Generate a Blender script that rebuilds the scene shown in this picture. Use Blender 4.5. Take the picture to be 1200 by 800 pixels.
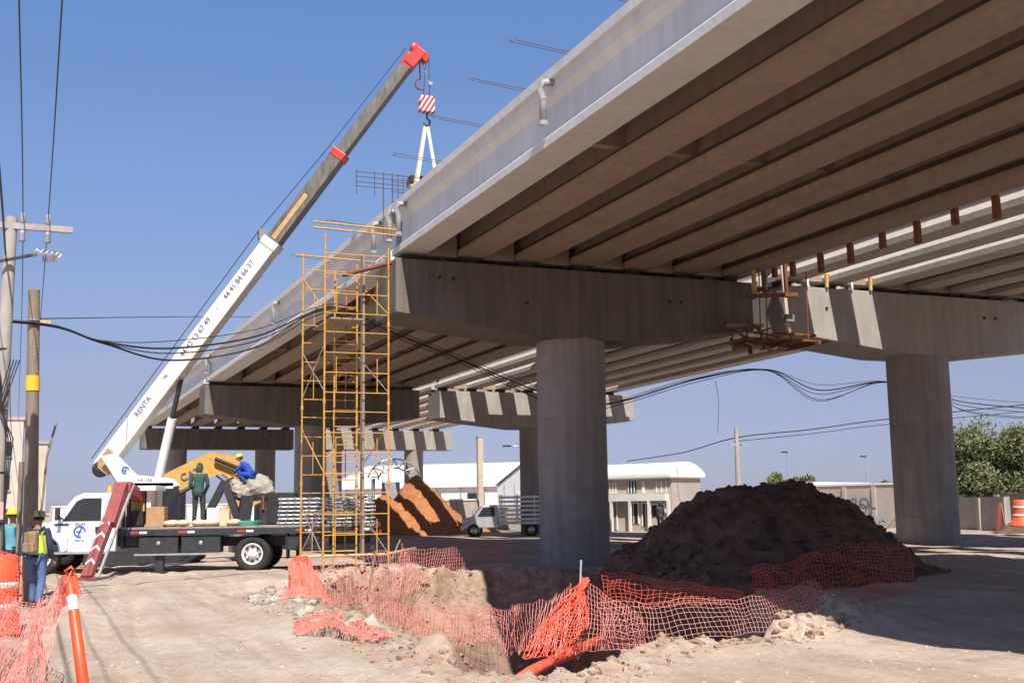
import bpy, math, random
import numpy as np
from mathutils import Vector, Matrix, Euler
random.seed(7); rng = np.random.default_rng(7)
for o in list(bpy.data.objects): bpy.data.objects.remove(o)
SC = bpy.context.scene; COL = SC.collection
R = math.radians
# ---------------- camera
CH, F = 1.7, 1340.0
_y, _p, _r = R(22.7), R(8.15), R(0.9)
FWD = Vector((math.sin(_y)*math.cos(_p), math.cos(_y)*math.cos(_p), math.sin(_p)))
_rt = Vector((math.cos(_y), -math.sin(_y), 0)); _up = _rt.cross(FWD)
RT = _rt*math.cos(_r) - _up*math.sin(_r); UP = _up*math.cos(_r) + _rt*math.sin(_r)
cam = bpy.data.objects.new('camera', bpy.data.cameras.new('camera')); COL.objects.link(cam)
m = Matrix((RT, UP, -FWD)).transposed().to_4x4(); m.translation = Vector((0, 0, CH)); cam.matrix_world = m
cam.data.lens = 36*F/1200; cam.data.sensor_width = 36; cam.data.clip_end = 9000; cam.data.clip_start = .1
SC.camera = cam
# ---------------- light: sun high behind the left shoulder
SUN = Vector((-.16, -.74, 1.0)).normalized()
w = bpy.data.worlds.new('World'); SC.world = w; w.use_nodes = True
nt = w.node_tree; sky = nt.nodes.new('ShaderNodeTexSky'); sky.sky_type = 'NISHITA'; sky.sun_disc = False
sky.sun_elevation = math.asin(SUN.z); sky.sun_rotation = math.atan2(SUN.x, SUN.y)
sky.altitude = 1200; sky.air_density = 1; sky.dust_density = .5; sky.ozone_density = 6
# dusty air: the sky pales to grey lavender towards the horizon, all the way round
tc = nt.nodes.new('ShaderNodeTexCoord'); sp = nt.nodes.new('ShaderNodeSeparateXYZ'); rp = nt.nodes.new('ShaderNodeValToRGB'); mx = nt.nodes.new('ShaderNodeMix')
mx.data_type = 'RGBA'; mx.blend_type = 'MULTIPLY'; mx.inputs[0].default_value = 1
K = 1/1.5/1.14
st = [(0, (.50, .47, .66)), (.024, (.57, .51, .69)), (.098, (.97, .69, .69)), (.17, (1.26, .94, .89)), (.284, (1.39, 1.24, 1.22)), (.418, (1.42, 1.39, 1.44)), (1, (1.25, 1.25, 1.3))]
while len(rp.color_ramp.elements) < len(st): rp.color_ramp.elements.new(.5)
for e, (p_, c_) in zip(rp.color_ramp.elements, st): e.position = p_; e.color = tuple(v*K for v in c_)+(1,)
nt.links.new(tc.outputs['Generated'], sp.inputs[0]); nt.links.new(sp.outputs[2], rp.inputs[0]); nt.links.new(sky.outputs[0], mx.inputs[6]); nt.links.new(rp.outputs[0], mx.inputs[7])
nt.links.new(mx.outputs[2], nt.nodes['Background'].inputs[0]); nt.nodes['Background'].inputs[1].default_value = .15
sl = bpy.data.lights.new('sun', 'SUN'); sl.energy = 5.0; sl.angle = R(.5); sl.color = (1, .95, .87)
so = bpy.data.objects.new('sun', sl); COL.objects.link(so); so.rotation_euler = SUN.to_track_quat('Z', 'Y').to_euler()
SC.view_settings.view_transform = 'Standard'; SC.view_settings.look = 'None'; SC.view_settings.exposure = 0.45; SC.view_settings.gamma = 1

def ray(px, py): return FWD + RT*((px-600)/F) - UP*((py-400)/F)
def at(px, py, Y=None, Z=None):
    d = ray(px, py); t = Y/d.y if Y is not None else (Z-CH)/d.z
    return Vector((0, 0, CH)) + d*t

# ---------------- materials
MATS = {}
def mat(name, col, rough=.7, metal=0, var=.15, scale=3, bump=0, bscale=20, col2=None, streak=0, spec=.5, stretch=None, trans=None):
    if name in MATS: return MATS[name]
    m = bpy.data.materials.new(name); m.use_nodes = True; n = m.node_tree.nodes; L = m.node_tree.links
    b = n['Principled BSDF']; b.inputs['Roughness'].default_value = rough; b.inputs['Metallic'].default_value = metal
    b.inputs['Specular IOR Level'].default_value = spec
    if trans: b.inputs['Alpha'].default_value = trans
    tc = n.new('ShaderNodeTexCoord'); mp = n.new('ShaderNodeMapping'); L.new(tc.outputs['Object'], mp.inputs[0])
    if stretch: mp.inputs['Scale'].default_value = stretch
    nz = n.new('ShaderNodeTexNoise'); nz.inputs['Scale'].default_value = scale; nz.inputs['Detail'].default_value = 6; nz.inputs['Roughness'].default_value = .62
    L.new(mp.outputs[0], nz.inputs['Vector'])
    rp = n.new('ShaderNodeValToRGB'); c = np.array(col); c2 = np.array(col2) if col2 else c*(1-var)
    c1 = c if col2 else np.minimum(c*(1+var), 1)
    rp.color_ramp.elements[0].position = .3; rp.color_ramp.elements[1].position = .7
    rp.color_ramp.elements[0].color = (*c2, 1); rp.color_ramp.elements[1].color = (*c1, 1)
    L.new(nz.outputs[0], rp.inputs[0]); out = rp.outputs[0]
    if streak:      # run-off stains: noise stretched along z
        mp2 = n.new('ShaderNodeMapping'); mp2.inputs['Scale'].default_value = (2.2, 2.2, .16); L.new(tc.outputs['Object'], mp2.inputs[0])
        n2 = n.new('ShaderNodeTexNoise'); n2.inputs['Scale'].default_value = 2.2; n2.inputs['Detail'].default_value = 5; L.new(mp2.outputs[0], n2.inputs['Vector'])
        r2 = n.new('ShaderNodeValToRGB'); r2.color_ramp.elements[0].position = .35; r2.color_ramp.elements[1].position = .62
        r2.color_ramp.elements[0].color = (1-streak,)*3+(1,); r2.color_ramp.elements[1].color = (1, 1, 1, 1); L.new(n2.outputs[0], r2.inputs[0])
        mx = n.new('ShaderNodeMix'); mx.data_type = 'RGBA'; mx.blend_type = 'MULTIPLY'; mx.inputs[0].default_value = 1
        L.new(out, mx.inputs[6]); L.new(r2.outputs[0], mx.inputs[7]); out = mx.outputs[2]
    L.new(out, b.inputs['Base Color'])
    if bump:
        nb = n.new('ShaderNodeTexNoise'); nb.inputs['Scale'].default_value = bscale; nb.inputs['Detail'].default_value = 8; L.new(tc.outputs['Object'], nb.inputs['Vector'])
        bp = n.new('ShaderNodeBump'); bp.inputs['Strength'].default_value = bump; bp.inputs['Distance'].default_value = .05
        L.new(nb.outputs[0], bp.inputs['Height']); L.new(bp.outputs[0], b.inputs['Normal'])
    MATS[name] = m; return m
CONC = mat('concrete', (.38, .285, .22), .85, var=.10, scale=.9, bump=.2, bscale=14, streak=.15)  # inner girders: shade under the deck is put into this brown tone
CONCP = mat('concrete_shaded', (.185, .155, .13), .85, var=.12, scale=1.1, bump=.25, bscale=14, streak=.28)  # near pier caps and slab underside: concrete darkened by colour to stand for shade
CONCQ = mat('concrete_cap_lit', (.37, .335, .30), .85, var=.1, scale=1.1, bump=.25, bscale=14, streak=.16)  # right pier caps: paler copy, sunlight on the bands helped by the colour
CONCL = mat('concrete_skylit', (.66, .655, .64), .85, var=.06, scale=.8, bump=.15, bscale=14, streak=.10)  # edge girder and slab edge: brighter copy, open-sky light in the colour
CONCC = mat('concrete_column', (.32, .285, .265), .8, var=.13, scale=1.3, bump=.2, bscale=10, streak=.2)
STEELY = mat('yellow_scaffold_paint', (.72, .40, .06), .5, var=.3, scale=9, col2=(.46, .21, .05))
GALV = mat('galvanised_steel', (.55, .55, .55), .4, .7, var=.2, scale=8)
RUST = mat('rusty_steel', (.20, .075, .035), .85, var=.4, scale=9, bump=.2)
WOOD = mat('old_wood', (.30, .22, .15), .85, var=.3, scale=6, stretch=(6, 6, .6), bump=.2)
WOODP = mat('weathered_pole_wood', (.25, .19, .14), .85, var=.35, scale=6, stretch=(8, 8, .5), bump=.3)
TIMB = mat('yellow_timber', (.60, .40, .15), .8, var=.25, scale=6)
WHITE = mat('white_paint', (.78, .78, .76), .35, var=.06, scale=3)
DWHITE = mat('dusty_white_paint', (.70, .67, .62), .5, var=.14, scale=4)
BLACK = mat('black_rubber', (.025, .024, .023), .85, var=.4, scale=8)
DARK = mat('dark_steel', (.045, .045, .05), .55, .3, var=.3, scale=6)
GREY = mat('grey_paint', (.22, .22, .22), .5, var=.2, scale=5)
RED = mat('red_paint', (.55, .05, .035), .45, var=.2, scale=6)
DRED = mat('faded_red_paint', (.27, .055, .05), .6, var=.25, scale=7)
BOOMD = mat('worn_boom_steel', (.17, .15, .13), .5, .3, var=.4, scale=7, stretch=(1, 1, .3))
BOOMY = mat('boom_tan_paint', (.55, .33, .14), .5, var=.25, scale=7)
ORANGE = mat('orange_plastic', (.85, .13, .05), .5, var=.15, scale=7)
NETO = mat('orange_net_plastic', (.85, .12, .06), .5, var=.2, scale=5)
NETP = mat('sun_faded_net_plastic', (.78, .27, .22), .55, var=.2, scale=5)
EXCY = mat('excavator_yellow', (.62, .36, .09), .5, var=.15, scale=6)
GLASS = mat('dark_glass', (.03, .035, .04), .08, var=.1)
TANB = mat('tan_cardboard', (.42, .25, .13), .85, var=.2, scale=5)
CLOTH = mat('dusty_canvas', (.36, .32, .27), .9, var=.25, scale=5)
CABLE = mat('black_cable', (.015, .015, .016), .6)
SKIN = mat('skin', (.33, .17, .11), .6, var=.1)
def setm(x): return x

# ---------------- mesh building
class MB:
    def __init__(s): s.v = []; s.f = []; s.sm = []
    def add(s, vs, fs, sm=False):
        o = len(s.v); s.v += [tuple(v) for v in vs]; s.f += [tuple(i+o for i in f) for f in fs]; s.sm += [sm]*len(fs); return s
    def frame(s, d):
        d = Vector(d).normalized(); a = Vector((0, 0, 1)) if abs(d.z) < .95 else Vector((0, 1, 0))
        u = a.cross(d).normalized(); return u, d.cross(u)
    def box(s, c, size, rz=0, taper=1):
        cx, cy, cz = c; a, b, h = (k/2 for k in size); cs, sn = math.cos(rz), math.sin(rz); vs = []
        for z, t in ((-h, 1), (h, taper)):
            for x, y in ((-a, -b), (a, -b), (a, b), (-a, b)): vs.append((cx+(x*cs-y*sn)*t, cy+(x*sn+y*cs)*t, cz+z))
        return s.add(vs, [(3, 2, 1, 0), (4, 5, 6, 7), (0, 1, 5, 4), (1, 2, 6, 5), (2, 3, 7, 6), (3, 0, 4, 7)])
    def beam(s, p, q, a, b=None, a2=None, b2=None):
        b = b or a; a2 = a2 or a; b2 = b2 or b; p = Vector(p); q = Vector(q); u, v = s.frame(q-p); vs = []
        for P, A, B in ((p, a, b), (q, a2, b2)):
            for x, y in ((-1, -1), (1, -1), (1, 1), (-1, 1)): vs.append(P+u*(x*A/2)+v*(y*B/2))
        return s.add(vs, [(3, 2, 1, 0), (4, 5, 6, 7), (0, 1, 5, 4), (1, 2, 6, 5), (2, 3, 7, 6), (3, 0, 4, 7)])
    def tube(s, p, q, r, r2=None, n=8, caps=True):
        r2 = r if r2 is None else r2; p = Vector(p); q = Vector(q); u, v = s.frame(q-p)
        vs = [P+(u*math.cos(t)+v*math.sin(t))*rr for P, rr in ((p, r), (q, r2)) for t in (2*math.pi*k/n for k in range(n))]
        s.add(vs, [(k, (k+1) % n, n+(k+1) % n, n+k) for k in range(n)], True)
        if caps: s.add(vs[:n], [tuple(range(n))[::-1]]); s.add(vs[n:], [tuple(range(n))])
        return s
    def path(s, pts, r, n=6):
        pts = [Vector(p) for p in pts]; vs = []
        for i, p in enumerate(pts):
            d = pts[min(i+1, len(pts)-1)]-pts[max(i-1, 0)]; u, v = s.frame(d); rr = r[i] if isinstance(r, (list, tuple)) else r
            vs += [p+(u*math.cos(t)+v*math.sin(t))*rr for t in (2*math.pi*k/n for k in range(n))]
        return s.add(vs, [(i*n+k, i*n+(k+1) % n, (i+1)*n+(k+1) % n, (i+1)*n+k) for i in range(len(pts)-1) for k in range(n)] + [tuple(range(n))[::-1], tuple(range(len(vs)-n, len(vs)))], True)
    def lathe(s, prof, c=(0, 0, 0), n=24, axis='z'):
        vs = []
        for r, z in prof:
            for k in range(n):
                t = 2*math.pi*k/n; x, y = r*math.cos(t), r*math.sin(t)
                vs.append((c[0]+x, c[1]+y, c[2]+z) if axis == 'z' else (c[0]+x, c[1]+z, c[2]+y))
        m = len(prof); fl = axis != 'z'
        fs = [(i*n+k, i*n+(k+1) % n, (i+1)*n+(k+1) % n, (i+1)*n+k) for i in range(m-1) for k in range(n)]
        ring = tuple(prof[0]) == tuple(prof[-1])
        if prof[0][0] > 0 and not ring: fs.append(tuple(range(n))[::-1])
        if prof[-1][0] > 0 and not ring: fs.append(tuple(range((m-1)*n, m*n)))
        if fl: fs = [f[::-1] for f in fs]
        return s.add(vs, fs, True)
    def prism(s, poly, y0, y1, plane='xz'):
        n = len(poly)
        g = {'xz': lambda a, b, t: (a, t, b), 'xy': lambda a, b, t: (a, b, t), 'yz': lambda a, b, t: (t, a, b)}[plane]
        vs = [g(a, b, t) for t in (y0, y1) for a, b in poly]
        return s.add(vs, [tuple(range(n)), tuple(range(2*n-1, n-1, -1))] + [(k, n+k, n+(k+1) % n, (k+1) % n) for k in range(n)])
    def grid(s, fn, nu, nv, sm=True):
        vs = [fn(i/nu, j/nv) for i in range(nu+1) for j in range(nv+1)]
        return s.add(vs, [(i*(nv+1)+j, (i+1)*(nv+1)+j, (i+1)*(nv+1)+j+1, i*(nv+1)+j+1) for i in range(nu) for j in range(nv)], sm)
    def mesh(s, name, m):
        me = bpy.data.meshes.new(name); me.from_pydata(s.v, [], s.f); me.polygons.foreach_set('use_smooth', s.sm); me.materials.append(m)
        me.update(); return me
    def build(s, name, m, parent=None, world=True, bevel=0):
        if parent is not None and world:
            root = parent
            while root.parent: root = root.parent
            L, rz = root.location, root.rotation_euler.z; c, sn = math.cos(-rz), math.sin(-rz)
            s.v = [((x-L.x)*c-(y-L.y)*sn, (x-L.x)*sn+(y-L.y)*c, z-L.z) for x, y, z in s.v]
        o = bpy.data.objects.new(name, s.mesh(name, m)); COL.objects.link(o)
        if parent is not None: o.parent = parent
        import bmesh
        b = bmesh.new(); b.from_mesh(o.data); bmesh.ops.recalc_face_normals(b, faces=b.faces); b.to_mesh(o.data); b.free()
        if bevel:
            md = o.modifiers.new('b', 'BEVEL'); md.width = bevel; md.segments = 2; md.limit_method = 'ANGLE'
        return o
def tag(o, label=None, cat=None, group=None, kind=None):
    for k, v in (('label', label), ('category', cat), ('group', group), ('kind', kind)):
        if v: o[k] = v
    return o
def thing(name, label, cat, loc=(0, 0, 0), rz=0, group=None):
    o = bpy.data.objects.new(name, None); o.empty_display_size = .3; o.location = loc; o.rotation_euler = (0, 0, rz); COL.objects.link(o)
    return tag(o, label, cat, group)
def inst(name, me, parent, loc=(0, 0, 0), rot=(0, 0, 0)):
    o = bpy.data.objects.new(name, me); o.location = loc; o.rotation_euler = rot; o.parent = parent; COL.objects.link(o); return o
def text(name, s, size, m, parent, M, ext=.002):
    cu = bpy.data.curves.new(name, 'FONT'); cu.body = s; cu.size = size; cu.extrude = ext; cu.align_x = 'CENTER'; cu.align_y = 'CENTER'; cu.offset = size*.012
    t = bpy.data.objects.new(name, cu); COL.objects.link(t)
    dg = bpy.context.evaluated_depsgraph_get(); me = bpy.data.meshes.new_from_object(t.evaluated_get(dg)); bpy.data.objects.remove(t)
    me.transform(M); me.materials.clear(); me.materials.append(m); o = bpy.data.objects.new(name, me); COL.objects.link(o); o.parent = parent; return o

# ---------------- terrain
def hsh(ix, iy, s): 
    v = np.sin(ix*127.1+iy*311.7+s*74.7)*43758.5453; return v-np.floor(v)
def vnoise(x, y, s=0):
    ix, iy = np.floor(x), np.floor(y); fx, fy = x-ix, y-iy; fx = fx*fx*(3-2*fx); fy = fy*fy*(3-2*fy)
    a, b, c, d = hsh(ix, iy, s), hsh(ix+1, iy, s), hsh(ix, iy+1, s), hsh(ix+1, iy+1, s)
    return (a*(1-fx)+b*fx)*(1-fy)+(c*(1-fx)+d*fx)*fy-.5
def fbm(x, y, f=1, o=4, s=0):
    t = 0
    for k in range(o): t = t+vnoise(x*f*2**k, y*f*2**k, s+k)*.55**k
    return t
PIT = [(4.35, 10.2), (5.0, 10.95), (7.2, 12.4), (10.6, 14), (12.6, 16.5), (13.1, 21), (13.6, 26.7), (9.5, 26.7), (6.8, 26.2), (4.7, 23.2)]
def pitd(x, y):
    d = np.full(np.shape(x), 1e9); ins = np.zeros(np.shape(x), bool)
    for i in range(len(PIT)):
        (ax, ay), (bx, by) = PIT[i], PIT[(i+1) % len(PIT)]
        ex, ey = bx-ax, by-ay; t = np.clip(((x-ax)*ex+(y-ay)*ey)/(ex*ex+ey*ey), 0, 1)
        d = np.minimum(d, np.hypot(x-ax-t*ex, y-ay-t*ey))
        c = ((ay > y) != (by > y)) & (x < (bx-ax)*(y-ay)/((by-ay) or 1e-9)+ax); ins ^= c
    return np.where(ins, d, -d)
def sstep(a, b, x): t = np.clip((x-a)/(b-a), 0, 1); return t*t*(3-2*t)
def H(x, y, fine=True):
    x = np.asarray(x, float); y = np.asarray(y, float)
    near = np.exp(-((x-8)**2+(y-18)**2)/2500.)
    h = .16*fbm(x, y, .22, 3, 1)*near + .03*fbm(x, y, 1.1, 3, 5)*near
    h += .28*sstep(15, 24, x)*sstep(60, 40, y)
    d = pitd(x+.5*fbm(x, y, .7, 3, 9), y+.45*fbm(x, y, .9, 3, 11))
    # spoil rims
    rim = np.exp(-((d+.35)/.45)**2)
    h += rim*(.04+.2*np.maximum(fbm(x, y, 1.6, 4, 21), -.1))*sstep(9, 11, y)
    h += np.exp(-(((x-10.3)/1.5)**2+((y-13.4)/.45)**2))*(.22+.25*fbm(x, y, 2.2, 3, 33))
    h += np.exp(-(((x-7.0)/1.6)**2+((y-11.6)/.3)**2))*(.05+.15*fbm(x, y, 2.5, 3, 35))
    h += np.exp(-(((x-6.5)/2.8)**2+((y-26.2)/1.2)**2))*(.22+.2*fbm(x, y, 1.8, 3, 37))
    depth = 1.5*sstep(9, 22, y)+1.5
    dd = np.maximum(d, 0)
    steep = np.where(y > 21.5, 2.3, 1.9)
    h -= np.minimum(depth, dd*steep)
    rough = sstep(-1.2, .2, d)
    if fine: h += rough*(.16*fbm(x, y, 2.6, 4, 51)+.06*fbm(x, y, 9, 2, 57)) + .012*fbm(x, y, 5, 3, 61)*near
    # wheel ruts running towards the trucks
    for k, xr in enumerate((-.9, .75, 2.4)):
        xc = xr+.10*y*.3+.25*np.sin(y*.22+k); h -= .042*(np.exp(-((x-xc)/.13)**2)+np.exp(-((x-xc-.5)/.12)**2)-.35*np.exp(-((x-xc-.25)/.1)**2))*(1+.35*np.sign(np.sin(y*9+x*4)))*near*sstep(-1, 1, -d+.2)
    return h
def Hz(x, y): return float(H(np.array([x]), np.array([y]))[0])
def axis(lo, a, b, hi, st):
    c = list(np.arange(a, b+1e-6, st)); g = st; x = b
    while x < hi: g *= 1.13; x += g; c.append(x)
    g = st; x = a; p = []
    while x > lo: g *= 1.13; x -= g; p.append(x)
    return np.array(p[::-1]+c)
def sheet(name, xs, ys, hf, m):
    X, Y = np.meshgrid(xs, ys, indexing='ij'); Z = hf(X, Y); nx, ny = X.shape
    me = bpy.data.meshes.new(name); v = np.stack([X, Y, Z], -1).reshape(-1, 3); me.vertices.add(len(v)); me.vertices.foreach_set('co', v.ravel())
    i, j = np.meshgrid(np.arange(nx-1), np.arange(ny-1), indexing='ij'); a = (i*ny+j).ravel(); q = np.stack([a, a+ny, a+ny+1, a+1], -1)
    me.loops.add(q.size); me.loops.foreach_set('vertex_index', q.ravel().astype(np.int32)); me.polygons.add(len(q))
    me.polygons.foreach_set('loop_start', np.arange(0, q.size, 4, dtype=np.int32)); me.polygons.foreach_set('use_smooth', np.ones(len(q), bool))
    me.update(); me.validate(); me.materials.append(m); o = bpy.data.objects.new(name, me); COL.objects.link(o); return o
def ground_mat():
    m = bpy.data.materials.new('sandy_ground'); m.use_nodes = True; n = m.node_tree.nodes; L = m.node_tree.links; b = n['Principled BSDF']; b.inputs['Roughness'].default_value = .95; b.inputs['Specular IOR Level'].default_value = .15
    tc = n.new('ShaderNodeTexCoord')
    def noise(s, d=6, r=.6, st=None):
        z = n.new('ShaderNodeTexNoise'); z.inputs['Scale'].default_value = s; z.inputs['Detail'].default_value = d; z.inputs['Roughness'].default_value = r
        if st: mp = n.new('ShaderNodeMapping'); mp.inputs['Scale'].default_value = st; L.new(tc.outputs['Object'], mp.inputs[0]); L.new(mp.outputs[0], z.inputs['Vector'])
        else: L.new(tc.outputs['Object'], z.inputs['Vector'])
        return z.outputs[0]
    def ramp(i, a, b_, ca, cb):
        r = n.new('ShaderNodeValToRGB'); r.color_ramp.elements[0].position = a; r.color_ramp.elements[1].position = b_; r.color_ramp.elements[0].color = (*ca, 1); r.color_ramp.elements[1].color = (*cb, 1); L.new(i, r.inputs[0]); return r.outputs[0]
    def mix(f, a, c, mode='MIX'):
        x = n.new('ShaderNodeMix'); x.data_type = 'RGBA'; x.blend_type = mode
        if isinstance(f, float): x.inputs[0].default_value = f
        else: L.new(f, x.inputs[0])
        L.new(a, x.inputs[6]); L.new(c, x.inputs[7]); return x.outputs[2]
    base = ramp(noise(.35, 5), .35, .65, (.42, .325, .25), (.54, .445, .365))
    fine = ramp(noise(9, 8, .7), .3, .7, (.80, .78, .76), (1.08, 1.08, 1.08)); base = mix(1., base, fine, 'MULTIPLY')
    speck = ramp(noise(70, 3, .6), .32, .42, (.62, .58, .55), (1, 1, 1)); base = mix(.75, base, speck, 'MULTIPLY')
    trk = ramp(noise(1.4, 5, .6, (1.3, .10, 1)), .38, .56, (.80, .77, .74), (1, 1, 1)); base = mix(.8, base, trk, 'MULTIPLY')
    damp = ramp(noise(.16, 4, .55), .56, .66, (0, 0, 0), (1, 1, 1)); c2 = ramp(noise(2, 5), .3, .7, (.31, .215, .155), (.40, .30, .225))
    base = mix(damp, base, c2)
    # soil exposed on slopes: normal based, true geometry colour
    g = n.new('ShaderNodeNewGeometry'); sp = n.new('ShaderNodeSeparateXYZ'); L.new(g.outputs['True Normal'], sp.inputs[0])
    stp = ramp(sp.outputs[2], .55, .9, (1, 1, 1), (0, 0, 0)); c3 = ramp(noise(5, 7, .7), .35, .65, (.25, .15, .105), (.44, .31, .235)); base = mix(stp, base, c3)
    at_ = n.new('ShaderNodeSeparateXYZ'); L.new(tc.outputs['Object'], at_.inputs[0])
    low = ramp(at_.outputs[2], 0, 1, (0, 0, 0), (1, 1, 1))
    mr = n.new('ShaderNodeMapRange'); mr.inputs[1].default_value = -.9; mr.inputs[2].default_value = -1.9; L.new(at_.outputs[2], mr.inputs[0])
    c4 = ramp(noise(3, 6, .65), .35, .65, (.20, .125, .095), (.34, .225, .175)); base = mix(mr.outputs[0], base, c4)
    L.new(base, b.inputs['Base Color'])
    b1 = n.new('ShaderNodeBump'); b1.inputs['Strength'].default_value = .55; b1.inputs['Distance'].default_value = .05; L.new(noise(7, 10, .68), b1.inputs['Height'])
    b2 = n.new('ShaderNodeBump'); b2.inputs['Strength'].default_value = .5; b2.inputs['Distance'].default_value = .015; L.new(noise(45, 4, .6), b2.inputs['Height']); L.new(b1.outputs[0], b2.inputs['Normal'])
    L.new(b2.outputs[0], b.inputs['Normal']); return m
GM = ground_mat()
g = sheet('ground', axis(-4000, -3.5, 15.5, 5000, .09), axis(-1500, 7, 30, 6000, .09), H, GM); tag(g, kind='structure')

SOILB = mat('brown_soil', (.21, .125, .085), .95, col2=(.085, .048, .033), scale=1.6, bump=.8, bscale=7, spec=.1)
SOILR = mat('red_soil', (.46, .20, .085), .95, col2=(.30, .115, .05), scale=2.5, bump=.6, bscale=5, spec=.1)
def mound(name, label, bumps, m, ext, res=.12, amp=.3, base=-.25, power=1.0, cat='dirt mound', group=None, ff=1.0, top=None):
    x0, x1, y0, y1 = ext
    def hf(X, Y):
        z = np.full(X.shape, -9.)
        wx = X+.5*fbm(X, Y, .6, 3, 71); wy = Y+.5*fbm(X, Y, .6, 3, 73)
        for cx, cy, rx, ry, hh in bumps:
            r = np.hypot((wx-cx)/rx, (wy-cy)/ry); z = np.maximum(z, hh*(1-r**1.15)) if power == 1 else np.maximum(z, hh*np.minimum(1.0, 1.5*(1-r)))
        if top: z = np.minimum(z, top+.10*fbm(X, Y, 1.2, 3, 88)+.04*(X-16.5))
        z = np.maximum(z, -.6); s = sstep(-.4, .3, z)
        return H(X, Y, False)*(1-s*.9)+z+s*amp*(fbm(X, Y, 1.1*ff, 5, 75)+.45*fbm(X, Y, 5*ff, 3, 79))
    o = sheet(name, np.arange(x0, x1, res), np.arange(y0, y1, res), hf, m); return tag(o, label, cat, group), hf
_, MH = mound('dirt_mound', 'big dark brown dirt heap with clods between the two nearest bridge columns',
      [(16.9, 23.6, 3.6, 3.4, 2.5), (15.4, 23.2, 3.5, 3.0, 2.15), (17.6, 23.4, 3.1, 2.6, 2.05), (13.3, 22.6, 2.2, 2.4, 1.15), (14.4, 21.0, 3.0, 2.3, .95), (16.6, 21.0, 2.6, 2.2, .7)], SOILB, (9.5, 21.6, 16.2, 28.2), .065, .30, top=1.98)
mound('dirt_mound', 'orange red soil heap striped with beam shadows under the far span', [(21.0, 71.2, 4.0, 6.5, 2.6), (23.3, 72.2, 3.2, 6.6, 3.7), (24.6, 72.6, 2.6, 5.0, 2.3), (18.6, 70, 3.0, 4, 1.7)], SOILR, (14, 29, 61.5, 80), .2, .3)
mound('dirt_mound', 'low brown soil ridge at the right edge behind the right column', [(39.5, 35, 5.0, 2.2, 1.2), (43, 36, 4, 2.5, 1.4)], SOILB, (33, 50, 32, 40), .2, .3)
mound('dirt_mound', 'small dark soil heap at the foot of the right column', [(30.5, 33, 2.0, 1.3, .55)], SOILB, (27.5, 34, 30.8, 36), .15, .2)
mound('dirt_mound', 'low reddish soil bank beside the grey stake bed truck', [(25.5, 70, 3.0, 2.5, 1.1)], SOILR, (21.5, 30, 66, 74), .25, .25)

# clods and pebbles: uncountable loose lumps
def ico():
    import bmesh
    b = bmesh.new(); bmesh.ops.create_icosphere(b, subdivisions=1, radius=1); v = np.array([x.co for x in b.verts]); f = [[q.index for q in p.verts] for p in b.faces]; b.free(); return v, np.array(f)
IV, IF = ico()
def lumps(name, label, pts, sizes, m, cat, flat=.6):
    n = len(pts); V = np.zeros((n, len(IV), 3))
    for i in range(n):
        v = IV*(1+rng.normal(0, .22, (len(IV), 1)))*np.array([1, rng.uniform(.6, 1.1), flat*rng.uniform(.7, 1.2)]); a = rng.uniform(0, 6.28); c, s = math.cos(a), math.sin(a)
        v = v@np.array([[c, s, 0], [-s, c, 0], [0, 0, 1]])*sizes[i]; V[i] = v+pts[i]
    Fm = (IF[None]+np.arange(n)[:, None, None]*len(IV)).reshape(-1, 3)
    me = bpy.data.meshes.new(name); me.from_pydata(V.reshape(-1, 3).tolist(), [], Fm.tolist()); me.materials.append(m)
    o = bpy.data.objects.new(name, me); COL.objects.link(o); return tag(o, label, cat, kind='stuff')
def scatter(n, x0, x1, y0, y1, keep, hf=None):
    x = rng.uniform(x0, x1, n); y = rng.uniform(y0, y1, n); k = keep(x, y); x, y = x[k], y[k]; z = (hf or H)(x, y); return np.stack([x, y, z], -1)
PEB = mat('pale_pebbles', (.42, .34, .27), .9, var=.35, scale=2, spec=.2)
CLOD = mat('soil_clods', (.42, .29, .21), .95, col2=(.27, .18, .13), scale=1.2, bump=.4, bscale=30, spec=.1)
pp = scatter(5200, -3, 12, 8.5, 26, lambda x, y: (pitd(x, y) < 0) & (rng.random(len(x)) < np.clip(1.6-y/18, .15, 1))); lumps('pebbles', 'loose pebbles and small stones lying over the sandy site ground', pp, rng.gamma(1.6, .006, len(pp))+.004, PEB, 'pebbles')
pp = scatter(9500, 3.4, 14.2, 10, 28, lambda x, y: (pitd(x, y) > -.9) & (rng.random(len(x)) < np.exp(-np.maximum(0, pitd(x, y)-1.5)))); lumps('soil_clods', 'broken soil clods along the rim and walls of the excavated pit', pp, rng.gamma(1.5, .015, len(pp))+.010, CLOD, 'soil clods', .75)
pp = scatter(2600, 10.5, 21.8, 16.5, 27.5, lambda x, y: MH(x, y) > .12, MH); lumps('mound_clods', 'dark lumps of earth lying over the big dirt heap', pp, rng.gamma(2, .022, len(pp))+.012, SOILB, 'soil clods', .8)
pp = scatter(200, 7.2, 12.6, 11.8, 15.5, lambda x, y: np.abs(pitd(x, y)+.3) < .55); lumps('rim_clods', 'pale dry clods heaped on the near right rim of the pit', pp, rng.gamma(1.6, .026, len(pp))+.015, CLOD, 'soil clods', .6)
pp = scatter(90, 3.2, 5.2, 14.5, 23, lambda x, y: np.abs(pitd(x, y)+.5) < .5); lumps('broken_concrete', 'greenish grey broken concrete chunks on the left rim of the pit', pp, rng.gamma(2.5, .030, len(pp))+.02, mat('grey_rubble', (.36, .36, .31), .9, var=.2), 'rubble', .5)

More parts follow.
